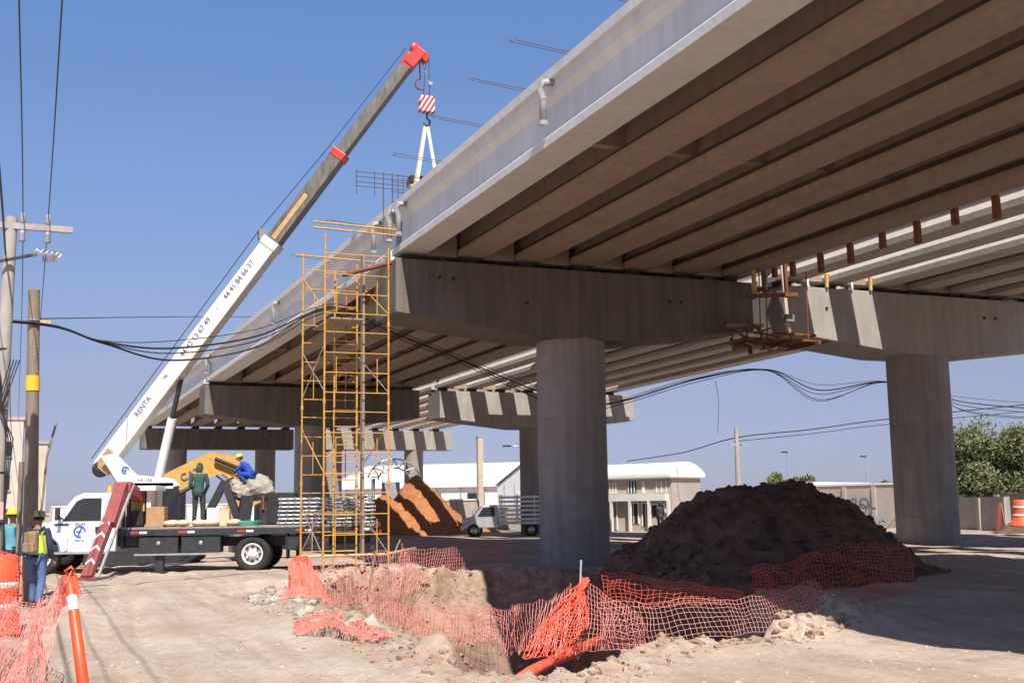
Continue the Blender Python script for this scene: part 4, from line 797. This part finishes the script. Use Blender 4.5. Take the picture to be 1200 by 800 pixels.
net('sagging orange net stretched along the near right rim of the pit', [at(700, 705, Y=14.0), at(760, 708, Y=14.2), at(850, 704, Y=14.4), at(905, 694, Y=14.9), at(955, 682, Y=15.5)], [at(715, 760, Y=12.3), at(780, 752, Y=12.7), at(850, 744, Y=13.0), at(920, 733, Y=13.6), at(978, 720, Y=14.3)], .095, 8, .0032, NETPA, .05, 3)
net('pink net strip crossing the bottom of the pit to the stake', [at(430, 708, Y=21), at(510, 716, Y=19), at(560, 718, Y=17.5), at(605, 708, Y=15.5), at(672, 688, Y=12.6)], [at(430, 735, Y=20), at(510, 752, Y=18), at(560, 757, Y=17), at(605, 762, Y=15), at(655, 766, Y=12.3)], .10, 8, .0038, NETP, .07, 4, sag=.05)
def tubeobj(label, pts, r, m, name='rolled_net', cat='safety net'):
    return tag(MB().path(pts, r, 10).build(name, m), label, cat)
rolled = [at(592, 806, Y=10.2), at(620, 788, Y=10.9), at(645, 775, Y=11.6), at(675, 762, Y=12.1), at(704, 748, Y=12.7)]
tubeobj('orange safety net rolled into a tube lying on the rim below the stake', [v+Vector((0, 0, .0)) for v in rolled], [.05, .062, .058, .066, .05], NETO)
# rear fence
net('long faded pink net fence along the far left side of the pit', [at(350, 660, Y=24.5), at(395, 652, Y=25), at(438, 648, Y=25.5), at(490, 642, Y=27), at(545, 640, Y=28.5), at(590, 638, Y=30)], [at(350, 696, Y=23.0), at(395, 706, Y=23.2), at(438, 706, Y=23.8), at(490, 690, Y=26), at(545, 678, Y=27.5), at(590, 672, Y=29)], .11, 9, .0045, NETP, .06, 6)
net('double layer of pink net sagging on the lit far bank of the pit', [at(360, 690, Y=23.6), at(430, 694, Y=24.6), at(500, 700, Y=25.6), at(590, 712, Y=25.4)], [at(380, 712, Y=21.5), at(440, 728, Y=22), at(510, 744, Y=23.5), at(590, 752, Y=24.3)], .14, 8, .0045, NETP, .14, 7)
net('dark pink net hanging in shade in front of the striped soil heap', [at(470, 634, Y=33), at(530, 632, Y=34), at(600, 633, Y=35)], [at(470, 660, Y=32), at(530, 662, Y=33), at(600, 663, Y=34)], .16, 7, .009, NETP, .05, 8)
net('red net standing in shade across the right foot of the dirt heap', [at(880, 668, Y=18.6), at(940, 650, Y=18.8), at(1000, 632, Y=19.2), at(1062, 640, Y=19.3)], [at(870, 708, Y=16.6), at(930, 712, Y=16.4), at(1000, 716, Y=16.2), at(1072, 712, Y=16.3)], .085, 13, .0045, NETO, .10, 9)
net('red net lying in shade along the left foot of the dirt heap', [at(700, 668, Y=20.5), at(745, 672, Y=20), at(800, 680, Y=19.2), at(870, 690, Y=18)], [at(700, 700, Y=17), at(745, 706, Y=16.5), at(800, 712, Y=16.0), at(870, 716, Y=15.6)], .12, 8, .0045, NETO, .08, 10)
net('crumpled pink net heap lying on the sunlit ground left of the pit', [G(352, 735), G(375, 728), G(400, 736), G(430, 744), G(458, 752)], [G(350, 748), G(380, 752), G(410, 756), G(435, 757), G(460, 757)], .045, 14, .005, NETP, .10, 11, drape=True)
for px, py0, py1, Y, s in ((436, 705, 646, 24.6, 'pale wooden stake holding the pink net fence behind the pit'), (465, 655, 632, 30, 'second stake of the pink net fence in front of the scaffold')):
    t = thing('net_stake', s, 'stake', at(px, py1+50, Y=Y)); MB().tube(at(px-6, py0, Y=Y), at(px+4, py1, Y=Y), .025, n=6).build('rod', WOOD, t)
plk = thing('timber_plank', 'long pale timber lying on the lit bank behind the pink net', 'plank', at(430, 650, Y=29)); MB().path([at(352, 652, Y=28), at(420, 650, Y=28.5), at(452, 649, Y=29), at(487, 642, Y=30)], .04, 6).build('pole', mat('pale_timber', (.55, .45, .35), .8), plk)
# drum wrapped in orange net, left of the pit
def drum(label, c, h=.95, r0=.34, r1=.22, bands=True, grp='orange traffic drums'):
    z = Hz(c[0], c[1]); t = thing('traffic_drum', label, 'traffic drum', (c[0], c[1], z), group=grp)
    MB().lathe([(r0*1.15, 0), (r0*1.15, .06), (r0, .08), (r0*.95, .3), (r0*.85, .33), (r0*.82, .55), (r1*1.1, .6), (r1, h-.03), (r1*.9, h), (0, h)], (c[0], c[1], z), 20).build('shell', ORANGE, t)
    for a, b in (((.36, .46), (.66, .76)) if bands else ()): rr = lambda q: (r0*.86 if q < .56 else r1*1.1); MB().lathe([(rr(a), a), (rr(b)*.99, b)], (c[0], c[1], z), 20).build('white_band', WHITE, t)
    return t
bz = Hz(4.85, 22.0); bn = thing('net_bundle', 'crumpled orange net bundled round a short post at the left rim of the pit', 'net bundle', (4.85, 22.0, bz))
def bun(u, v):
    t = u*6.2832; r = (.42-.26*v**.7)*(1+.13*math.sin(5*t+3*v)+.09*math.sin(11*t-6*v)+.06*math.sin(17*t+14*v)); return (4.85+r*1.15*math.cos(t)+.05*math.sin(5*v)-.04*v, 22.0+r*.8*math.sin(t), bz-.03+v*.95+.03*math.sin(9*t))
MB().grid(bun, 44, 16, False).build('folded_net', mat('folded_net_plastic', (.78, .20, .14), .6, var=.35, scale=9), bn); MB().tube((4.8, 22, bz-.2), (4.8, 22, bz+1.0), .06).build('post', WOOD, bn)
MB().grid(lambda u, v: (4.75+.16*math.sin(6.28*u)*(1-.2*v)+.02, 22+.14*math.cos(6.28*u), bz+.86+.14*v), 14, 2).build('top_fold', NETO, bn)
net('torn pink net spread at the foot of the crumpled orange bundle', [at(335, 688, Y=21.8), at(355, 684, Y=21.5), at(380, 692, Y=21.6)], [at(322, 712, Y=21.0), at(350, 717, Y=20.8), at(392, 712, Y=21.0)], .05, 12, .005, NETP, .06, 12, drape=True)
for k, (x, y) in enumerate(((-.42, 18.6), (-1.1, 19.2))): drum(['orange and white traffic drum beside the foot of the concrete pole', 'orange traffic drum at the extreme left edge of the photo'][k], (x, y), 1.15, .33, .26)
net('orange net fence hanging between the left drum and the near striped post', [at(-40, 668, Y=17), at(10, 700, Y=16), at(40, 705, Y=13.5), at(78, 676, Y=9.5)], [at(-60, 830, Y=9.5), at(0, 835, Y=9.3), at(30, 832, Y=9.2), at(58, 822, Y=9.0)], .095, 14, .0036, NETP, .07, 13)
net('bunched orange net hanging off the drum at the left edge', [at(-20, 645, Y=18), at(8, 650, Y=17.9), at(24, 655, Y=17.9)], [at(-20, 730, Y=17.5), at(5, 728, Y=17.5), at(26, 722, Y=17.6)], .05, 18, .006, NETO, .06, 14)
dp = thing('delineator_post', 'leaning orange plastic delineator post with white band in the left foreground', 'delineator post', (.42, 9.0, 0))
a, b = at(104, 850, Y=8.9), at(81, 676, Y=9.5); d = b-a
dps = MB().path([a-d*.05, a+d*.55, a+d*.86, a+d*.93, b], [.042, .04, .037, .03, .024], 14).build('shaft', mat('bright_orange_plastic', (.90, .10, .025), .45, var=.1), dp)
MB().tube(a+d*.76, a+d*.86, .0395, .0390, 14).build('white_band', WHITE, dp); MB().path([b, b+Vector((-.03, 0, .05)), b+Vector((.01, 0, .08)), b+Vector((.04, 0, .04)), b], .012, 6).build('top_loop', NETO, dp)
net('torn orange net tied to the top of the leaning delineator post', [b+Vector((-.06, 0, 0)), b+Vector((.05, 0, .01))], [at(66, 716, Y=9.4), at(96, 696, Y=9.4)], .02, 12, .005, NETO, .03, 15)

# ---------------- far pickup with stake bed
pk = thing('pickup_truck', 'grey pickup with silver stake bed parked beyond the nearest column', 'pickup truck', (24.6, 59.5, 0), math.atan2(3.45, -2.58)+R(28))
GP = mat('grey_car_paint', (.48, .49, .52), .3, .3)
MB().prism([(.6, .5), (2.55, .5), (2.62, 1.0), (1.95, 1.15), (1.45, 1.72), (.7, 1.75), (.6, 1.1)], -.9, .9).build('cab', GP, pk, False, .06)
for s in (1, -1):
    MB().prism([(.78, 1.12), (1.75, 1.12), (1.42, 1.62), (.8, 1.62)], *sorted((s*.9, s*.91))).build('window', GLASS, pk, False)
    for x in (1.95, -1.2):
        wo = MB().lathe([(.2, -.12), (.36, -.11), (.36, .11), (.2, .12)], (x, s*.82, .36), 20, 'y').build('wheel', BLACK, pk, False); MB().lathe([(.02, .1*s), (.2, .1*s), (.2, .13*s)], (x, s*.82, .36), 14, 'y').build('rim', GALV, wo, False)
MB().prism([(1.47, 1.7), (1.96, 1.17), (2.0, 1.17), (1.5, 1.72)], -.8, .8).build('windscreen', GLASS, pk, False)
MB().box((-.9, 0, .75), (2.9, 1.9, .14)).build('bed_floor', GALV, pk, False); MB().box((2.6, 0, .5), (.15, 1.7, .2)).build('bumper', GALV, pk, False)
for s in (1, -1):
    for k in range(6): MB().box((-.9, s*.96, .95+.24*k), (2.9, .03, .12)).build('slat', WHITE, pk, False)
    for x in (-2.3, -1.4, -.4, .5): MB().box((x, s*.92, 1.55), (.06, .05, 1.5)).build('post', WHITE, pk, False)
for k in range(6): MB().box((-2.36, 0, .95+.24*k), (.03, 1.9, .12)).build('slat', WHITE, pk, False)
for y in (-.9, 0, .9): MB().box((-2.32, y, 1.55), (.04, .06, 1.5)).build('post', WHITE, pk, False)

# ---------------- far buildings and walls
WALLT = mat('tan_wall', (.42, .36, .31), .9, var=.12, scale=.8); WWALL = mat('white_wall', (.68, .66, .62), .85, var=.08, scale=.8); ROOFW = mat('white_metal_roof', (.80, .80, .80), .4, var=.05, scale=.5); BLOCK = mat('grey_block_wall', (.34, .31, .29), .9, var=.18, scale=1.5)
def ground_dir(x0, y0, x1, y1): return math.hypot(x1-x0, y1-y0), math.atan2(y1-y0, x1-x0)
# two storey house with barrel roof (local x along front, front faces -y)
hl = at(700, 600, Y=66); hr2 = at(788, 600, Y=61); L, rz = ground_dir(hl.x, 66, hr2.x, 61)
hs_ = thing('white_house', 'two level white roofed building with wide arched roof edge seen left of the dirt heap', 'building', (hl.x, 66, 0), rz)
def hb_(name, x0, x1, z0, z1, m, y0=0, y1=6, par=None, bev=0): return MB().box(((x0+x1)/2, (y0+y1)/2, (z0+z1)/2), (x1-x0, y1-y0, z1-z0)).build(name, m, par or hs_, False, bev)
hb_('wall', 0, L, 0, 3.2, WALLT, 0, 3.4)
rfm = MB(); n = 12; ys = [(-.35+4.1*k/n) for k in range(n+1)]
poly = [(y, 3.22+1.0*math.sin(math.pi*min(1, max(0, .10+.8*k/n)))) for k, y in enumerate(ys)]; poly = [(-.35, 3.2)]+poly+[(3.75, 3.2)]; rfm.prism(poly, -.2, L+.2, 'yz'); rfm.build('roof', ROOFW, hs_, False, .08)
hb_('balcony_band', 0, L-.2, 1.85, 2.28, WWALL, -.5, 0)
for k, (a, b, c, d) in enumerate(((.05*L, .11*L, .1, 1.75), (.12*L, .27*L, .05, 1.78), (.44*L, .56*L, .45, 1.7), (.62*L, .70*L, .3, 1.7), (.74*L, .9*L, .9, 1.6))):
    o = hb_('door' if c < .2 else 'window', a, b, c, d, GREY if c < .2 else GLASS, -.03, .02); 
    hb_('frame', a-.05, b+.05, d, d+.07, WHITE, -.08, .02, o); hb_('frame', a-.06, a, c, d, WHITE, -.08, .02, o); hb_('frame', b, b+.06, c, d, WHITE, -.08, .02, o); hb_('frame', (a+b)/2-.02, (a+b)/2+.02, c, d, WHITE, -.06, -.03, o)
for k, (a, b) in enumerate(((.05, .12), (.17, .29), (.42, .54), (.62, .66), (.78, .97))):
    o = hb_('window', a*L, b*L, 2.32, 3.05, GLASS if k == 2 else mat('pale_curtain', (.45, .40, .34), .8), -.03, .02)
    for q in range(3): x = (a+(b-a)*(q+.5)/3)*L; hb_('window_bar', x-.025, x+.025, 2.32, 3.05, WHITE, -.07, -.035, o)
for k in range(5): hb_('pillar', k*L/4-.08, k*L/4+.08, 0, 1.85, WWALL, -.5, -.34)
# warehouse
w0, w1 = at(405, 600, Y=116), at(625, 600, Y=104); L, rz = ground_dir(w0.x, 116, w1.x, 104)
wh = thing('warehouse', 'long white metal warehouse seen beyond the far overpass piers', 'warehouse', (w0.x, 116, 0), rz)
hb_('wall', 0, L, 0, 3.6, WWALL, 0, 14, wh); MB().prism([(-.4, 3.6), (14.4, 3.6), (14.4, 4.0), (7, 6.2), (-.4, 4.6)], -.3, L+.3, 'yz').build('roof', ROOFW, wh, False)
for k in range(9): hb_('wall_rib', L*k/8-.06, L*k/8+.06, 0, 3.58, GALV, -.08, -.01, wh)
for k in range(5): o = hb_('window', L*(k+.3)/5, L*(k+.6)/5, 2.3, 3.0, GLASS, -.05, -.01, wh); hb_('frame', L*(k+.3)/5-.05, L*(k+.6)/5+.05, 2.2, 2.3, GALV, -.09, -.01, o)
# gabled shed seen right of the post
g0, g1 = at(583, 600, Y=92), at(630, 600, Y=90); L, rz = ground_dir(g0.x, 92, g1.x, 90)
gs = thing('gabled_shed', 'grey gable fronted shed between the tan post and the column', 'shed', (g0.x, 92, 0), rz)
MB().prism([(0, 0), (L+2, 0), (L+2, 5.3), (L*.5+1, 5.6), (0, 3.4)], 0, 3).build('wall', mat('pale_grey_cladding', (.45, .46, .48), .7), gs, False); MB().prism([(-.2, 3.4), (L*.5+1, 5.65), (L*.5+1, 5.8), (-.2, 3.6)], -.3, 3.2).build('roof', ROOFW, gs, False)
for k in range(6): hb_('cladding_rib', .6+k*.9, .66+k*.9, 0, 3.5, GALV, -.05, 0, gs)
def wall(label, pa, pb, h, m, cap=True, panels=0, base=0, th=.25, cat='wall'):
    L, rz = ground_dir(pa[0], pa[1], pb[0], pb[1]); t = thing('boundary_wall', label, cat, (pa[0], pa[1], base), rz)
    hb_('wall_face', 0, L, -.3, h, m, 0, th, t)
    if cap: hb_('coping', -.03, L+.03, h, h+.12, WWALL, -.06, th+.06, t)
    for k in range(panels+1): hb_('pilaster', L*k/max(panels, 1)-.12, L*k/max(panels, 1)+.12, -.3, h-.05, WALLT, -.1, -.002, t)
    return t, L, rz
gp0, gp1 = at(958, 600, Y=58), at(1062, 600, Y=52)
gw, L, rz = wall('tan block wall with graffiti just left of the right column', (gp0.x, 58), (gp1.x, 52), 2.55, WALLT, True, 3)
GR = mat('graffiti_dark_paint', (.10, .11, .2), .8); GT = mat('teal_paint', (.25, .42, .40), .8)
for k, (s, x, z, sz, mt) in enumerate((('ROL', L*.55, 1.45, .9, GR), ('EN', L*.28, 1.5, .7, GR), ('ASIC', L*.68, .55, .75, GT))): text('graffiti', s, sz, mt, gw, Matrix.Translation((x, -.112, z)) @ TR)
cx = at(972, 585, Y=70); cnp = thing('canopy', 'small white canopy roof behind the dirt heap left of the graffiti wall', 'canopy', (cx.x, 70, 0))
MB().prism([(-2.5, 2.6), (2.6, 2.75), (2.6, 2.95), (-2.5, 3.05)], -1.5, 1.5).build('roof', ROOFW, cnp, False)
for x in (-2.2, 2.2):
    for y in (-1.2, 1.2): MB().tube((x, y, 0), (x, y, 2.65), .06).build('post', GALV, cnp, False)
a0, a1 = at(300, 600, Y=86), at(560, 600, Y=78); wall('long beige wall beyond the striped red soil heap', (a0.x, 86), (a1.x, 78), 2.1, mat('beige_wall', (.44, .38, .33), .9, var=.12, scale=.6), True, 10)
a0, a1 = at(556, 600, Y=77), at(706, 600, Y=70); wall('low grey block wall behind the parked pickup', (a0.x, 77), (a1.x, 70), 1.55, BLOCK, False, 7)
a0, a1 = at(1095, 600, Y=44), at(1178, 600, Y=38); wall('weathered grey block wall right of the right column below the trees', (a0.x, 44), (a1.x, 38), 1.75, BLOCK, False, 3)
a0, a1 = at(1170, 600, Y=40), at(1260, 600, Y=36); wall('end of the block wall at the right edge with shade in its dark colour', (a0.x, 40), (a1.x, 36), 1.9, mat('shaded_block_wall', (.16, .12, .10), .9), False, 2)  # darker copy of the block wall, shade put into its colour
a0, a1 = at(60, 600, Y=120), at(330, 600, Y=112); wall('far pale wall seen beneath the flatbed load at the left', (a0.x, 120), (a1.x, 112), 2.2, WWALL, True, 12)
a0, a1 = at(820, 600, Y=92), at(1200, 600, Y=60); wall('far low tan wall running behind the dirt heap to the trees', (a0.x, 92), (a1.x, 60), 1.5, WALLT, True, 14)
# cream towers at the left
for k, (px0, px1, pyt, Y, lab) in enumerate(((-60, 28, 492, 60, 'cream block building behind the concrete pole at the left edge'), (27, 56, 520, 64, 'narrow cream stair tower right of the wooden pole'))):
    l, r = at(px0, 600, Y=Y), at(px1, pyt, Y=Y); w_ = r.x-l.x; t = thing('cream_building', lab, 'building', (l.x, Y, 0), 0)
    hb_('wall', 0, w_, 0, r.z, mat('cream_plaster', (.58, .50, .42), .9, var=.1, scale=1), 0, 5, t); hb_('parapet', -.06, w_+.06, r.z, r.z+.15, PC, -.06, 5.06, t)
    for z in np.arange(1.2, r.z-1, 1.6):
        for x in np.arange(.5, w_-.6, 1.5): o = hb_('window', x, x+.55, z, z+.7, GLASS, -.02, .02, t); hb_('sill', x-.06, x+.61, z-.07, z, PC, -.08, .0, o)
# lattice arch gantry
ar = thing('lattice_arch', 'grey lattice arch gantry seen through the right side of the scaffold', 'gantry', (19.5, 80, 0))
c0 = at(462, 566, Y=80); 
def arc(r, t): return (c0.x+r*1.15*math.cos(t), 80, c0.z+r*math.sin(t))
TS = np.linspace(.25, 2.9, 13)
for r in (1.1, 1.75): MB().path([arc(r, t) for t in TS], .06, 6).build('arch_chord', GALV, ar)
for k in range(12): MB().tube(arc(1.1 if k % 2 else 1.75, TS[k]), arc(1.75 if k % 2 else 1.1, TS[k+1]), .045, n=5).build('lattice_bar', GALV, ar)
for t in (.25, 2.9): p = arc(1.4, t); MB().tube((p[0], 80, 0), p, .14, n=8).build('post', GREY, ar)
MB().box((c0.x-.2, 80.2, 2.3), (1.3, .2, 2.4)).build('sign_panel', mat('grey_sign', (.32, .33, .36), .6), ar)
# small barrier things at the right edge
t = drum('orange and white barrel standing on the soil ridge at the right edge', (at(1199, 612, Y=33).x, 33), 1.0, .42, .3)
t.location.z += 0.35
vb = thing('barrier_board', 'small red striped barrier board in front of the dark wall at right', 'barrier board', (at(1171, 600, Y=36).x, 36, .3)); bx_ = at(1171, 600, Y=36).x
MB().beam((bx_-.12, 36, .3), (bx_+.05, 36, 1.5), .2, .04).build('board', DRED, vb); MB().beam((bx_+.3, 36, .3), (bx_+.1, 36, 1.5), .06, .06).build('prop', WOOD, vb)

# ---------------- trees
LEAFS = [mat('leaf_olive', (.155, .165, .065), .7, var=.35, scale=2), mat('leaf_green', (.105, .135, .048), .7, var=.35, scale=2)]
BARK = mat('bark', (.14, .10, .07), .9, var=.3, bump=.3)
def tree(label, x, y, h, rad, n=9000, ls=.16, m=0, group='trees beyond the right column', seed=1):
    r_ = np.random.default_rng(seed); z0 = Hz(x, y); t = thing('broadleaf_tree', label, 'tree', (x, y, z0), group=group)
    tr = MB(); tr.path([(0, 0, -.2), (.1, 0, h*.2), (-.05, .1, h*.42), (.05, 0, h*.65)], [.22, .18, .13, .06], 8)
    C_ = []
    for k in range(26):
        a = r_.uniform(0, 6.28); rr = rad*r_.uniform(.15, .95); zz = h*r_.uniform(.22, .88); rr *= math.sqrt(max(.1, 1-((zz/h-.5)/.52)**2)); c = np.array([rr*math.cos(a), rr*math.sin(a), zz]); C_.append((c, rad*r_.uniform(.22, .42)))
        if k % 2 == 0: tr.path([(0, .05, h*.25), tuple(c*.5+np.array([0, 0, h*.15])), tuple(c)], [.09, .05, .02], 5)
    tr.build('trunk', BARK, t, False)
    ci = r_.integers(0, len(C_), n); cc = np.array([C_[i][0] for i in ci]); cr = np.array([C_[i][1] for i in ci]); d = r_.normal(0, 1, (n, 3)); d /= np.linalg.norm(d, axis=1)[:, None]
    p = cc+d*(cr*r_.uniform(.45, 1.08, n))[:, None]*np.array([1, 1, .85]); u = r_.normal(0, 1, (n, 3)); u[:, 2] -= .6; u /= np.linalg.norm(u, axis=1)[:, None]; v = np.cross(u, r_.normal(0, 1, (n, 3))); v /= np.linalg.norm(v, axis=1)[:, None]
    s = (ls*r_.uniform(.6, 1.4, n))[:, None]; V = np.stack([p-u*s, p+v*s*.35, p+u*s, p-v*s*.35], 1).reshape(-1, 3)
    me = bpy.data.meshes.new('crown'); me.from_pydata(V.tolist(), [], (np.arange(n*4).reshape(-1, 4)).tolist()); me.materials.append(LEAFS[m]); o = bpy.data.objects.new('crown', me); COL.objects.link(o); o.parent = t
T_ = [(1122, 505, 60, 2.6, 'narrow olive tree close to the right side of the right column', 0), (1160, 500, 57, 3.4, 'broad green tree second from the right column', 1), (1198, 486, 54, 3.8, 'tallest bushy olive green tree at the right edge', 0), (1240, 492, 54, 3.8, 'green tree cut by the right edge of the photo', 1), (1140, 530, 56, 2.2, 'small low green tree in front of the others right of the column', 1)]
for k, (px, py, Y, rad, lab, mm) in enumerate(T_):
    p = at(px, py, Y=Y); tree(lab, p.x, Y, p.z, rad, 11000, .15, mm, seed=k+3)
for k, (px, py, Y, rad, lab) in enumerate(((915, 552, 105, 2.0, 'hazy grey green tree top behind the dirt heap left of the lamp'), (945, 555, 108, 1.9, 'hazy tree top behind the dirt heap right of the lamp'), (1036, 562, 100, 1.6, 'small round tree peeking beside the right column'))):
    p = at(px, py, Y=Y); tree(lab, p.x, Y, p.z, rad, 3000, .25, 0, 'far trees behind the dirt heap', seed=k+20)
# dry weeds: a few tufts by the far wall
